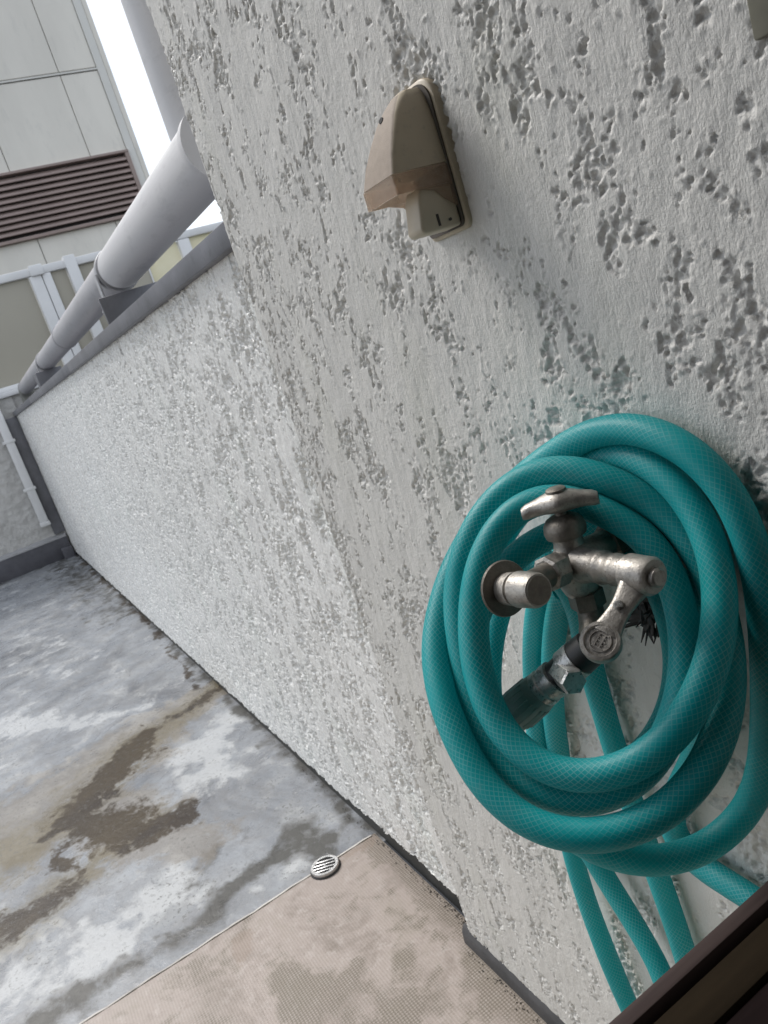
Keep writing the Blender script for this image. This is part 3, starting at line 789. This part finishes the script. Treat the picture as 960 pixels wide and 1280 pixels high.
# ------------------------------------------------------------------ cable cover
def cable_cover():
    root = empty("cable_cover", (-0.478, 0.0, 0.925), "beige plastic hooded cable cover with smoky brown visor fixed on the stucco wall", "cable cover")
    def outline(x0, x1, y, z0, z1, rt, rb, n=6):
        pts = []
        for cx, cz, r, a0 in ((x1 - rb, z0 + rb, rb, -90), (x1 - rt, z1 - rt, rt, 0), (x0 + rt, z1 - rt, rt, 90), (x0 + rb, z0 + rb, rb, 180)):
            for k in range(n + 1):
                a = R(a0 + 90 * k / n); pts.append((cx + r * math.cos(a), y, cz + r * math.sin(a)))
        return pts
    # back plate
    MB().loft([outline(-0.502, -0.4518, 0.006, 0.923, 1.022, 0.014, 0.006), outline(-0.502, -0.4518, -0.0020, 0.923, 1.022, 0.014, 0.006),
               outline(-0.501, -0.4526, -0.0032, 0.924, 1.021, 0.014, 0.006)]).build("base_plate", M_cover, root, angle=50)
    MB().loft([outline(-0.500, -0.4552, -0.0033, 0.9255, 1.0195, 0.013, 0.005), outline(-0.500, -0.4552, -0.0046, 0.9255, 1.0195, 0.013, 0.005)]).build("gasket", mat_plain("brown_gasket", (0.11, 0.095, 0.08), 0.7), root)
    # hood: stacked horizontal sections (z, x0, x1, y front)
    def section(z, x0, x1, yf, r):
        yb = -0.0040; n = 5; pts = [(x0, yb, z)]
        r = min(r, (x1 - x0) / 2.2, (yb - yf) / 1.2)
        for k in range(n + 1):
            a = R(180 + 90 * k / n); pts.append((x0 + r + r * math.cos(a), yf + r + r * math.sin(a), z))
        for k in range(n + 1):
            a = R(270 + 90 * k / n); pts.append((x1 - r + r * math.cos(a), yf + r + r * math.sin(a), z))
        pts.append((x1, yb, z))
        return pts
    secs = [(0.9675, -0.4995, -0.4565, -0.0475, .002), (0.980, -0.4975, -0.4570, -0.0430, .003), (0.992, -0.4930, -0.4575, -0.0375, .004), (1.003, -0.4870, -0.4585, -0.0320, .005),
            (1.010, -0.4820, -0.4600, -0.0270, .006), (1.015, -0.4775, -0.4625, -0.0220, .006), (1.0175, -0.4745, -0.4650, -0.0170, .004)]
    rings = [section(*s) for s in secs]
    hood = MB().loft(rings).build("hood", M_cover, root, angle=40)
    hood.data.materials.append(M_coverface)
    for p in hood.data.polygons:
        if p.normal.y < -0.45 and p.normal.x < 0.45: p.material_index = 1
    MB().lathe([(0, 0.0022), (0.0015, 0.0022)], (-0.4775, -0.0300, 1.0045), (0.1, -0.85, 0.5), 12).build("screw_hole", M_black, root)
    # visor: thin brown skirt below the hood, open underneath
    def shell(z, inset, sidez=None):
        return section(z, -0.4998 + inset, -0.4562 - inset, -0.0480 + inset, .002)
    MB().loft([shell(0.9670, 0), shell(0.9545, 0), shell(0.9545, 0.0014), shell(0.9670, 0.0014)], caps=False).build("visor", M_visor, root, angle=40)
    for x0 in (-0.4576, -0.4998):
        MB().prism([(x0, -0.0047, 0.9543), (x0, -0.0300, 0.9543), (x0, -0.0190, 0.9515), (x0, -0.0130, 0.9450), (x0, -0.0047, 0.9390)], (0.0014, 0, 0)).build("visor_gusset", M_visor, root)
    # cord entry block
    MB().prism([(-0.4575, -0.0047, 0.9540), (-0.4575, -0.0300, 0.9560), (-0.4575, -0.0335, 0.9480), (-0.4575, -0.0350, 0.9400), (-0.4575, -0.0375, 0.9300),
                (-0.4575, -0.0355, 0.9265), (-0.4575, -0.0047, 0.9265)], (-0.019, 0, 0), 0.0020).build("cord_entry", M_entry, root, angle=50)
    MB().prism([(-0.4572, -0.0215, 0.9370), (-0.4572, -0.0235, 0.9370), (-0.4572, -0.0235, 0.9292), (-0.4572, -0.0215, 0.9292)], (-0.002, 0, 0)).build("slot", M_lback, root)
    MB().lathe([(0, 0.0011), (0.001, 0.0011)], (-0.4561, -0.0145, 0.9315), (1, 0, 0), 10).build("screw", M_lback, root)
cable_cover()

# ------------------------------------------------------------------ tap
def tap():
    root = empty("garden_tap", (-0.360, 0.0, 0.715), "weathered metal twin outlet tap with bar handle and lever inside the hose coil", "tap")
    O = Vector((-0.360, -0.064, 0.715))
    X, Y, Z = Vector((1, 0, 0)), Vector((0, 1, 0)), Vector((0, 0, 1))
    b = MB()
    b.lathe([(-0.021, 0.0080), (-0.019, 0.0098), (-0.014, 0.0118), (-0.006, 0.0138), (0.001, 0.0140), (0.006, 0.0122), (0.010, 0.0098), (0.014, 0.0088), (0.0175, 0.0092)], O, Z, 36)
    b.lathe([(0.0, 0.0125), (0.010, 0.0118), (0.016, 0.0102), (0.022, 0.0094), (0.0235, 0.0100), (0.026, 0.0100), (0.0275, 0.0090), (0.033, 0.0087), (0.034, 0.0094), (0.037, 0.0094), (0.0385, 0.0086), (0.046, 0.0086)], O, X, 36)
    b.lathe([(0.0, 0.0118), (0.012, 0.0105), (0.022, 0.0098), (0.050, 0.0098)], O, Y, 32)
    b.lathe([(0.0, 0.0110), (0.012, 0.0095), (0.018, 0.0088)], O, Vector((0.15, -1, 0.12)), 32)
    b.build("body", M_tap, root, angle=40)
    MB().lathe([(0.0, 0.0105), (0.001, 0.0125), (0.011, 0.0125), (0.012, 0.0105)], O + Y * 0.026, Y, nsides=6).build("inlet_nut", M_tap_dark, root, smooth=False)
    MB().lathe([(0.0, 0.0115), (0.004, 0.0145), (0.008, 0.0220), (0.012, 0.0235)], O + Y * 0.0535, Y, 32).build("wall_flange", M_tap_dark, root)
    MB().lathe([(0.0170, 0.0100), (0.0180, 0.0120), (0.0215, 0.0127), (0.0255, 0.0120), (0.0285, 0.0098), (0.030, 0.0070), (0.031, 0.0036), (0.038, 0.0034)], O, Z, 32).build("bonnet", M_tap_dark, root, angle=40)
    # bar handle
    hd = Vector((1, 1, 0.0)).normalized(); hp = Vector((-hd.y, hd.x, 0))
    hc = Vector((-0.3595, -0.0635, 0.7545))
    rings = []
    for t in np.linspace(-1, 1, 17):
        k = abs(t)
        w = 0.0050 + 0.0064 * math.exp(-(t / 0.42) ** 2)
        h = 0.0045 + 0.0024 * math.exp(-(t / 0.5) ** 2)
        if k > 0.93: w *= 0.80; h *= 0.80
        c = hc + hd * (t * 0.0225) + Z * (-0.0035 * k ** 1.6)
        rings.append([c + hp * (w * math.cos(a)) + Z * (h * math.sin(a)) for a in np.linspace(0, 2 * math.pi, 20, endpoint=False)])
    hb = MB().loft(rings).build("handle", M_tap, root, angle=55)
    MB().lathe([(0, 0.0062), (0.0016, 0.0060), (0.0024, 0.0046)], hc + Z * 0.0056, Z, 24).build("handle_cap", M_tap_dark, hb)
    # hub with long lever
    hub = Vector((-0.314, -0.066, 0.716))
    MB().lathe([(0, 0.0085), (0.0012, 0.0106), (0.0165, 0.0106), (0.0185, 0.0092)], hub, X, 36).build("lever_hub", M_tap, root, angle=40)
    MB().lathe([(0.0183, 0.0052), (0.0215, 0.0052), (0.0225, 0.0042)], hub, X, 24).build("hub_button", M_tap, root, angle=40)
    dc = Vector((-0.307, -0.1015, 0.6925))
    nrm = Vector((0.52, -0.50, 0.69)).normalized()
    a0 = hub + X * 0.009 + Vector((0.0, -0.006, -0.004)); d = (dc - a0)
    up = (nrm - d.normalized() * nrm.dot(d.normalized())).normalized(); sd_ = d.normalized().cross(up)
    rings = []
    for t in np.linspace(0, 0.86, 8):
        w = 0.0084 - 0.0026 * math.sin(math.pi * min(t / 0.86, 1)) ; h = 0.0044 - 0.0016 * t
        c = a0 + d * t
        rings.append([c + sd_ * (w * math.copysign(abs(math.cos(a)) ** 0.6, math.cos(a))) + up * (h * math.copysign(abs(math.sin(a)) ** 0.6, math.sin(a))) for a in np.linspace(0, 2 * math.pi, 20, endpoint=False)])
    lv = MB().loft(rings).build("lever_arm", M_tap, root, angle=55)
    dk = MB().lathe([(-0.0040, 0.0096), (-0.0030, 0.0108), (0.0018, 0.0110), (0.0030, 0.0102), (0.0032, 0.0086), (0.0022, 0.0080)], dc, nrm, 40).build("lever_pad", M_tap, lv, angle=40)
    # cast emblem: raised ring of strokes on the pad
    em = MB(); u = d.normalized(); w = nrm.cross(u)
    em.lathe([(0.0022, 0.0062), (0.0028, 0.0060), (0.0028, 0.0054), (0.0022, 0.0052)], dc, nrm, 32, caps=False)
    Mx = Matrix((( u.x, w.x, nrm.x, dc.x), (u.y, w.y, nrm.y, dc.y), (u.z, w.z, nrm.z, dc.z), (0, 0, 0, 1)))
    for k in range(5):
        x = (k - 2) * 0.0019
        em.box((x - 0.0004, -0.0032, 0.0021), (x + 0.0003, 0.0032 - 0.0008 * (k % 2), 0.00265), 0, Mx)
    for yy in (-0.0018, 0.0012):
        em.box((-0.0038, yy - 0.0004, 0.0021), (0.0038, yy + 0.0004, 0.00275), 0, Mx)
    em.build("emblem", M_tap, lv)
    MB().lathe([(0, 0.0028), (0.002, 0.0026), (0.003, 0.0018)], a0 + d * 0.40 + up * 0.003 + sd_ * 0.001, up, 14).build("lever_rivet", M_chrome, lv)
    # outward arm: nut, then a cross cylinder with a round flange
    n0 = Vector((-0.3555, -0.083, 0.718))
    MB().lathe([(-0.005, 0.0085), (-0.004, 0.0108), (0.006, 0.0108), (0.007, 0.0088)], n0, Vector((0.15, -1, 0.12)), nsides=8).build("arm_nut", M_tap, root, smooth=False)
    MB().tube([n0, Vector((-0.351, -0.098, 0.720)), Vector((-0.346, -0.110, 0.7225))], [0.0075, 0.0075, 0.0075], 24).build("outlet_arm", M_tap_dark, root)
    f0 = Vector((-0.3635, -0.1140, 0.7200)); fa = Vector((0.032, 0.0005, 0.004)).normalized()
    MB().lathe([(0.0, 0.0155), (0.0012, 0.0164), (0.0024, 0.0158), (0.0030, 0.0120), (0.0034, 0.0098)], f0, fa, 44).build("outlet_flange", M_tap_dark, root, angle=40)
    MB().lathe([(0.0034, 0.0094), (0.0125, 0.0097), (0.0132, 0.0086), (0.0150, 0.0086), (0.0158, 0.0103), (0.0300, 0.0098), (0.0325, 0.0088)], f0, fa, 40).build("outlet_barrel", M_tap, root, angle=40)
    MB().lathe([(0.0326, 0.0080), (0.0331, 0.0078)], f0, fa, 40).build("outlet_face", M_tap_dark, root)
    # lower outlet
    MB().lathe([(-0.004, 0.0090), (-0.003, 0.0108), (0.007, 0.0108), (0.008, 0.0088)], Vector((-0.3585, -0.063, 0.689)), Z, nsides=6).build("outlet_nut", M_tap_dark, root, smooth=False)
    MB().tube([(-0.3585, -0.063, 0.690), (-0.3575, -0.0635, 0.682), (-0.3545, -0.067, 0.676), (-0.350, -0.073, 0.6715), (-0.347, -0.0765, 0.6695)], 0.0080, 24).build("spout", M_tap_dark, root)
tap()

def torn_tape():
    root = empty("torn_tape", (-0.368, -0.004, 0.668), "black ragged strips of torn tape clinging to the wall behind the tap lever", "tape")
    b = MB()
    r = random.Random(5)
    def strip(p, d, L, w, curl):
        d = Vector(d).normalized(); s = d.cross(Vector((0.3, -1, 0.2))).normalized()
        nrm = s.cross(d)
        rings = []
        for k in range(5):
            t = k / 4
            c = Vector(p) + d * (L * t) + nrm * (curl * t * t)
            ww = w * (1 - t) ** 0.7 + 0.0003
            rings.append([c + s * ww, c + nrm * 0.0004, c - s * ww, c - nrm * 0.0004])
        b.loft(rings)
    for c0, n, sz in (((-0.3640, -0.016, 0.6590), 40, 0.026), ((-0.3440, -0.016, 0.6750), 34, 0.020), ((-0.3560, -0.018, 0.6990), 22, 0.018), ((-0.3500, -0.016, 0.6640), 24, 0.020)):
        for k in range(n):
            p = Vector(c0) + Vector((r.uniform(-.009, .009), r.uniform(-.004, .004), r.uniform(-.007, .009)))
            a = r.uniform(-math.pi, math.pi * 0.1)
            strip(p, (math.cos(a), r.uniform(-.5, .3), math.sin(a) * 0.8 - 0.25), r.uniform(.4, 1.0) * sz, r.uniform(.0012, .0038), r.uniform(-.007, .007))
    b.build("tape_strip", M_tape, root, smooth=False)
torn_tape()

# ------------------------------------------------------------------ garden hose
HOSE_MM10 = [-3959, -1192, 6245, -4072, -1251, 6341, -4166, -1246, 6468, -4227, -1184, 6601, -4262, -1093, 6728, -4276, -984, 6844, -4270, -863, 6948, -4246,
    -732, 7036, -4203, -595, 7106, -4136, -458, 7154, -4042, -332, 7178, -3924, -225, 7174, -3795, -144, 7129, -3680, -114, 7024, -3576, -120, 6904,
    -3478, -153, 6781, -3395, -201, 6653, -3327, -262, 6522, -3278, -337, 6390, -3252, -429, 6262, -3252, -534, 6141, -3281, -649, 6034, -3336, -770,
    5946, -3418, -892, 5884, -3525, -1007, 5857, -3651, -1104, 5871, -3787, -1169, 5920, -3925, -1200, 5995, -4057, -1198, 6086, -4178, -1170, 6185,
    -4289, -1121, 6290, -4387, -1055, 6398, -4471, -976, 6508, -4541, -886, 6621, -4595, -788, 6735, -4629, -682, 6849, -4641, -570, 6963, -4627, -458,
    7076, -4582, -349, 7184, -4501, -256, 7285, -4386, -189, 7373, -4249, -148, 7444, -4101, -128, 7502, -3949, -119, 7551, -3795, -115, 7592, -3637,
    -114, 7619, -3478, -114, 7616, -3327, -122, 7566, -3195, -138, 7477, -3086, -161, 7363, -2998, -195, 7234, -2929, -244, 7098, -2877, -310, 6962,
    -2841, -392, 6830, -2820, -488, 6704, -2817, -595, 6585, -2832, -711, 6476, -2868, -831, 6378, -2927, -955, 6294, -3009, -1077, 6232, -3115, -1191,
    6198, -3240, -1290, 6198, -3376, -1365, 6236, -3510, -1408, 6310, -3632, -1420, 6412, -3735, -1403, 6532, -3820, -1363, 6662, -3887, -1308, 6796,
    -3940, -1238, 6930, -3981, -1156, 7061, -4005, -1062, 7188, -4007, -955, 7306, -3982, -835, 7409, -3921, -708, 7484, -3824, -586, 7511, -3705, -485,
    7480, -3583, -411, 7408, -3464, -352, 7318, -3352, -315, 7211, -3253, -313, 7086, -3171, -341, 6952, -3106, -391, 6815, -3057, -458, 6678, -3024,
    -538, 6544, -3007, -631, 6415, -3009, -735, 6293, -3032, -848, 6183, -3079, -970, 6090, -3154, -1094, 6024, -3256, -1213, 5992, -3378, -1315, 6001,
    -3510, -1390, 6048, -3641, -1432, 6128, -3762, -1440, 6232, -3865, -1421, 6352, -3950, -1382, 6482, -4018, -1333, 6618, -4075, -1282, 6759, -4126,
    -1226, 6899, -4171, -1158, 7037, -4199, -1076, 7171, -4206, -978, 7297, -4189, -868, 7412, -4146, -749, 7510, -4075, -629, 7587, -3974, -515, 7633,
    -3849, -417, 7640, -3712, -342, 7607, -3578, -283, 7543, -3454, -228, 7459, -3337, -179, 7361, -3232, -153, 7244, -3143, -151, 7111, -3071, -168,
    6970, -3010, -203, 6826, -2957, -254, 6684, -2910, -323, 6547, -2871, -409, 6418, -2841, -513, 6301, -2824, -633, 6197, -2822, -767, 6109, -2840,
    -909, 6039, -2881, -1054, 5986, -2946, -1196, 5953, -3036, -1327, 5939, -3148, -1442, 5946, -3275, -1532, 5977, -3410, -1596, 6033, -3544, -1630,
    6114, -3670, -1638, 6211, -3788, -1624, 6319, -3900, -1594, 6429, -4008, -1551, 6539, -4111, -1490, 6644, -4206, -1412, 6747, -4283, -1317, 6850,
    -4337, -1210, 6955, -4373, -1095, 7061, -4392, -975, 7164, -4392, -850, 7263, -4372, -721, 7357, -4329, -594, 7443, -4263, -472, 7523, -4172, -364,
    7597, -4058, -276, 7665, -3924, -213, 7726, -3777, -174, 7775, -3621, -152, 7803, -3462, -141, 7807, -3304, -135, 7782, -3154, -133, 7727, -3020,
    -131, 7641, -2911, -129, 7524, -2833, -127, 7385, -2788, -126, 7232, -2769, -124, 7073, -2769, -122, 6913, -2783, -122, 6754, -2804, -122, 6595,
    -2830, -123, 6437, -2859, -125, 6280, -2890, -127, 6123, -2924, -130, 5967, -2961, -139, 5811, -3004, -157, 5658, -3052, -195, 5511, -3107, -264,
    5378, -3167, -373, 5278, -3227, -509, 5222, -3287, -657, 5212, -3350, -801, 5239, -3419, -933, 5296, -3499, -1047, 5375, -3592, -1136, 5469, -3702,
    -1197, 5567, -3827, -1227, 5662, -3963, -1224, 5746, -4103, -1194, 5818, -4241, -1143, 5879, -4374, -1075, 5938, -4498, -996, 6000, -4610, -908, 6073,
    -4702, -813, 6162, -4767, -714, 6269, -4799, -615, 6390, -4795, -521, 6519, -4755, -436, 6648, -4680, -365, 6769, -4566, -315, 6868, -4415, -297,
    6909, -4288, -291, 6825, -4259, -237, 6679, -4277, -196, 6526, -4318, -164, 6374, -4356, -145, 6220, -4382, -135, 6063, -4395, -131, 5903, -4399,
    -130, 5743, -4396, -129, 5583, -4391, -129, 5423, -4385, -129, 5264, -4378, -129, 5104, -4369, -129, 4944, -4359, -129, 4784, -4346, -129, 4625,
    -4329, -129, 4466, -4310, -129, 4307, -4291, -129, 4148, -4271, -129, 3989, -4253, -129, 3830, -4238, -129, 3671, -4225, -129, 3511, -4216, -129,
    3352, -4211, -129, 3192, -4210, -128, 3032, -4213, -128, 2872, -4222, -127, 2712, -4238, -125, 2553, -4260, -124, 2394, -4287, -124, 2237, -4320,
    -125, 2080, -4350, -192, 1946, -4342, -316, 2017, -4329, -340, 2174, -4326, -337, 2334, -4336, -318, 2492, -4360, -286, 2647, -4399, -251, 2798,
    -4455, -219, 2944, -4524, -195, 3086, -4604, -182, 3224, -4689, -177, 3359, -4775, -176, 3495, -4857, -179, 3632, -4933, -184, 3773, -5002, -192,
    3917, -5063, -205, 4064, -5120, -225, 4213, -5172, -252, 4361, -5220, -282, 4511, -5269, -299, 4662, -5313, -271, 4813, -5329, -221, 4963, -5320,
    -180, 5118, -5296, -155, 5274, -5261, -141, 5429, -5216, -135, 5583, -5165, -131, 5734, -5108, -130, 5884, -5044, -129, 6030, -4973, -129, 6174,
    -4894, -128, 6313, -4808, -127, 6447, -4712, -125, 6576, -4605, -121, 6695, -4482, -117, 6796, -4341, -115, 6871, -4192, -137, 6925, -4043, -179,
    6961, -3894, -235, 6983, -3744, -288, 7000, -3586, -289, 7007, -3440, -240, 6971, -3323, -183, 6879, -3243, -145, 6747, -3203, -128, 6593, -3199,
    -123, 6434, -3221, -123, 6275, -3261, -125, 6121, -3316, -127, 5970, -3381, -128, 5824, -3454, -128, 5682, -3535, -129, 5544, -3620, -129, 5408,
    -3708, -129, 5274, -3795, -129, 5140, -3875, -130, 5002, -3937, -131, 4855, -3951, -132, 4697, -3868, -133, 4565, -3721, -132, 4504, -3563, -131,
    4481, -3403, -130, 4466, -3246, -129, 4440, -3098, -129, 4381, -2982, -129, 4272, -2920, -129, 4126, -2904, -129, 3967, -2920, -129, 3808, -2955,
    -129, 3652, -3002, -129, 3499, -3058, -129, 3349, -3121, -129, 3202, -3189, -129, 3057, -3262, -129, 2915, -3339, -129, 2775, -3421, -129, 2637,
    -3506, -129, 2502, -3595, -129, 2369, -3688, -129, 2239, -3784, -129, 2111, -3885, -129, 1986, -3989, -129, 1865, -4097, -130, 1747, -4210, -131,
    1634, -4331, -131, 1529, -4461, -132, 1435, -4604, -133, 1365, -4761, -133, 1342, -4910, -133, 1395, -5022, -133, 1508, -5099, -135, 1648, -5154,
    -138, 1798, -5194, -142, 1953, -5224, -148, 2110, -5248, -155, 2268, -5268, -161, 2426, -5286, -167, 2585, -5304, -171, 2744, -5322, -173, 2903,
    -5340, -173, 3062, -5358, -171, 3221, -5373, -166, 3380, -5383, -161, 3540, -5389, -154, 3700, -5388, -146, 3859, -5379, -138, 4019, -5363, -130,
    4178, -5339, -122, 4336, -5307, -115, 4492, -5264, -114, 4647, -5215, -114, 4799, -5174, -117, 4954, -5134, -122, 5108, -5091, -126, 5262, -5043,
    -128, 5415, -4991, -129, 5566, -4935, -129, 5716, -4875, -129, 5864, -4810, -129, 6011, -4739, -128, 6154, -4662, -126, 6294, -4576, -123, 6429,
    -4479, -117, 6556]

def hose():
    P = np.array(HOSE_MM10, dtype=float).reshape(-1, 3) / 10000.0
    root = empty("garden_hose", (-0.42, -0.06, 0.5), "teal braided garden hose coiled over the tap with loops hanging down the wall", "hose")
    # cubic resample
    n = len(P); Q = np.vstack([2 * P[0] - P[1], P, 2 * P[-1] - P[-2]])
    out = []
    for i in range(1, n):
        p0, p1, p2, p3 = Q[i - 1], Q[i], Q[i + 1], Q[i + 2]
        for t in (0, .2, .4, .6, .8):
            out.append(0.5 * (2 * p1 + (p2 - p0) * t + (2 * p0 - 5 * p1 + 4 * p2 - p3) * t * t + (3 * p1 - p0 - 3 * p2 + p3) * t ** 3))
    out.append(P[-1]); C = np.array(out)
    T = np.gradient(C, axis=0); T /= np.linalg.norm(T, axis=1)[:, None]
    s = np.r_[0, np.cumsum(np.linalg.norm(np.diff(C, axis=0), axis=1))]
    U = np.zeros_like(C); u = np.cross(T[0], [0.3, 0.2, 0.9]); u /= np.linalg.norm(u)
    for i in range(len(C)):
        u = u - T[i] * u.dot(T[i]); u /= np.linalg.norm(u); U[i] = u
    W = np.cross(T, U)
    seg = 24; ang = np.linspace(0, 2 * math.pi, seg, endpoint=False)
    rad = 0.0093 * (1 + 0.020 * np.sin(s * 23 + 2 * np.sin(s * 7)) + 0.010 * np.sin(s * 61))
    V = C[:, None, :] + rad[:, None, None] * (U[:, None, :] * np.cos(ang)[None, :, None] + W[:, None, :] * np.sin(ang)[None, :, None])
    m = len(C)
    i, j = np.meshgrid(np.arange(m - 1), np.arange(seg), indexing='ij')
    a = i * seg + j; b = i * seg + (j + 1) % seg
    F = np.stack([a, b, b + seg, a + seg], -1).reshape(-1, 4)
    me = mesh_np("hose_tube", V.reshape(-1, 3), F)
    uv = me.uv_layers.new(name="hose_uv")
    uu = np.stack([np.stack([s[i], j / seg], -1), np.stack([s[i], (j + 1) / seg], -1), np.stack([s[i + 1], (j + 1) / seg], -1), np.stack([s[i + 1], j / seg], -1)], 2)
    uv.data.foreach_set("uv", uu.reshape(-1).astype(np.float32))
    link("hose_tube", me, M_hose, root)
    # quick connector between the spout and the hose end
    A = Vector((-0.3462, -0.0770, 0.6688)); B = Vector((-0.3928, -0.1181, 0.6272))
    ax = (B - A).normalized(); L = (B - A).length
    def ring(name, prof, m, parent=root, sides=36, smooth=True):
        return MB().lathe([(d * L, r) for d, r in prof], A, ax, sides).build(name, m, parent, smooth, 40)
    cn = ring("connector", [(0.60, 0.0100), (0.61, 0.0116), (0.66, 0.0121), (0.74, 0.0128), (0.86, 0.0130), (0.93, 0.0125), (0.95, 0.0112)], M_collar)
    ring("rubber_washer", [(0.0, 0.0085), (0.03, 0.0108), (0.16, 0.0112), (0.18, 0.0100)], M_rubber, cn)
    ring("steel_sleeve", [(0.16, 0.0090), (0.17, 0.0113), (0.30, 0.0113), (0.31, 0.0100)], M_chrome, cn)
    ring("black_gap", [(0.30, 0.0098), (0.43, 0.0098)], M_rubber, cn)
    ring("chrome_ring", [(0.42, 0.0098), (0.43, 0.0113), (0.50, 0.0113), (0.51, 0.0106), (0.54, 0.0106), (0.55, 0.0115), (0.605, 0.0115), (0.61, 0.0100)], M_chrome, cn)
    ring("end_ring", [(0.94, 0.0110), (0.95, 0.0116), (1.08, 0.0114), (1.16, 0.0108), (1.18, 0.0098)], M_palegreen, cn)
    rb = MB()
    for k in range(20):
        a = 2 * math.pi * k / 20; u = ax.orthogonal().normalized(); w = ax.cross(u)
        o = u * math.cos(a) + w * math.sin(a)
        c0 = A + ax * (0.68 * L) + o * 0.0122; c1 = A + ax * (0.90 * L) + o * 0.0127
        rb.tube([c0, c1], 0.0007, 6)
    rb.build("grip_ribs", M_collar, cn)
    hx = Vector((-0.3405, -0.1010, 0.6580)); hb = Vector((-0.3635, -0.0935, 0.6560))
    ha = (hx - hb).normalized(); HL = (hx - hb).length
    MB().lathe([(0.0, 0.0074), (HL * 0.93, 0.0080), (HL, 0.0072)], hb, ha, nsides=6).build("clamp_bolt", M_chrome, cn, smooth=False)
hose()

# ------------------------------------------------------------------ window the view is taken through
def window_wall():
    root = empty("facade_wall", (-0.17, -1.0, 0.0), "plain rendered house wall with an open brown framed window beside the hose", "wall")
    x0, x1 = -0.2285, -0.09
    b = MB()
    b.box((x0, -2.4, 0.0045), (x1, -0.0125, 0.498))
    b.box((x0, -2.4, 0.498), (x1, -1.151, 3.2)); b.box((x0, -1.15, 1.80), (x1, -0.0125, 3.2)); b.box((-0.60, -1.6, 2.02), (x0 - 0.001, -0.008, 2.08))  # last box: unseen hood added to shade the near wall
    b.build("outer_wall_and_shade_hood", M_house, root, smooth=False)
    r = MB()
    r.box((x1 + 0.001, -2.2, -0.2), (2.2, -2.1, 2.4)); r.box((2.2, -2.2, -0.2), (2.3, 0.3, 2.4)); r.box((x1 + 0.001, -2.1, 2.3), (2.2, 0.3, 2.4))
    r.box((x1 + 0.001, -2.1, -0.2), (2.2, 0.3, -0.1)); r.box((0.31, 0.285, -0.1), (2.2, 0.3, 2.3))
    r.build("room_shell", M_room, root, smooth=False)
window_wall()

def window_frame():
    root = empty("window_frame", (-0.2, -0.6, 0.56), "dark brown window sill crossing the lower right corner in front of the hose loops", "window frame")
    b = MB(); b.box((-0.2435, -1.149, 0.500), (-0.2355, -0.010, 0.570), 0.0015); b.build("outer_rail", M_frame, root)
    b = MB(); b.box((-0.2350, -1.149, 0.500), (-0.2325, -0.010, 0.562)); b.build("track_groove", M_inner, root, smooth=False)
    b = MB(); b.box((-0.2320, -1.149, 0.500), (-0.2140, -0.010, 0.567), 0.001); b.build("sill_strip", M_strip, root)
    b = MB(); b.box((-0.2135, -1.149, 0.500), (-0.03, -0.010, 0.565), 0.003); b.build("sill_board", M_inner, root)
    b = MB(); b.box((-0.240, -1.149, 0.571), (-0.10, -1.11, 1.79), 0.003); b.build("jamb", M_frame, root)
    b = MB(); b.box((-0.240, -1.108, 1.755), (-0.10, -0.010, 1.795), 0.003); b.build("head_rail", M_frame, root)
    b = MB(); b.box((-0.2315, -0.0030, 0.944), (-0.2100, 0.0010, 1.754), 0.001); b.build("jamb_trim", M_trim, root)
window_frame()
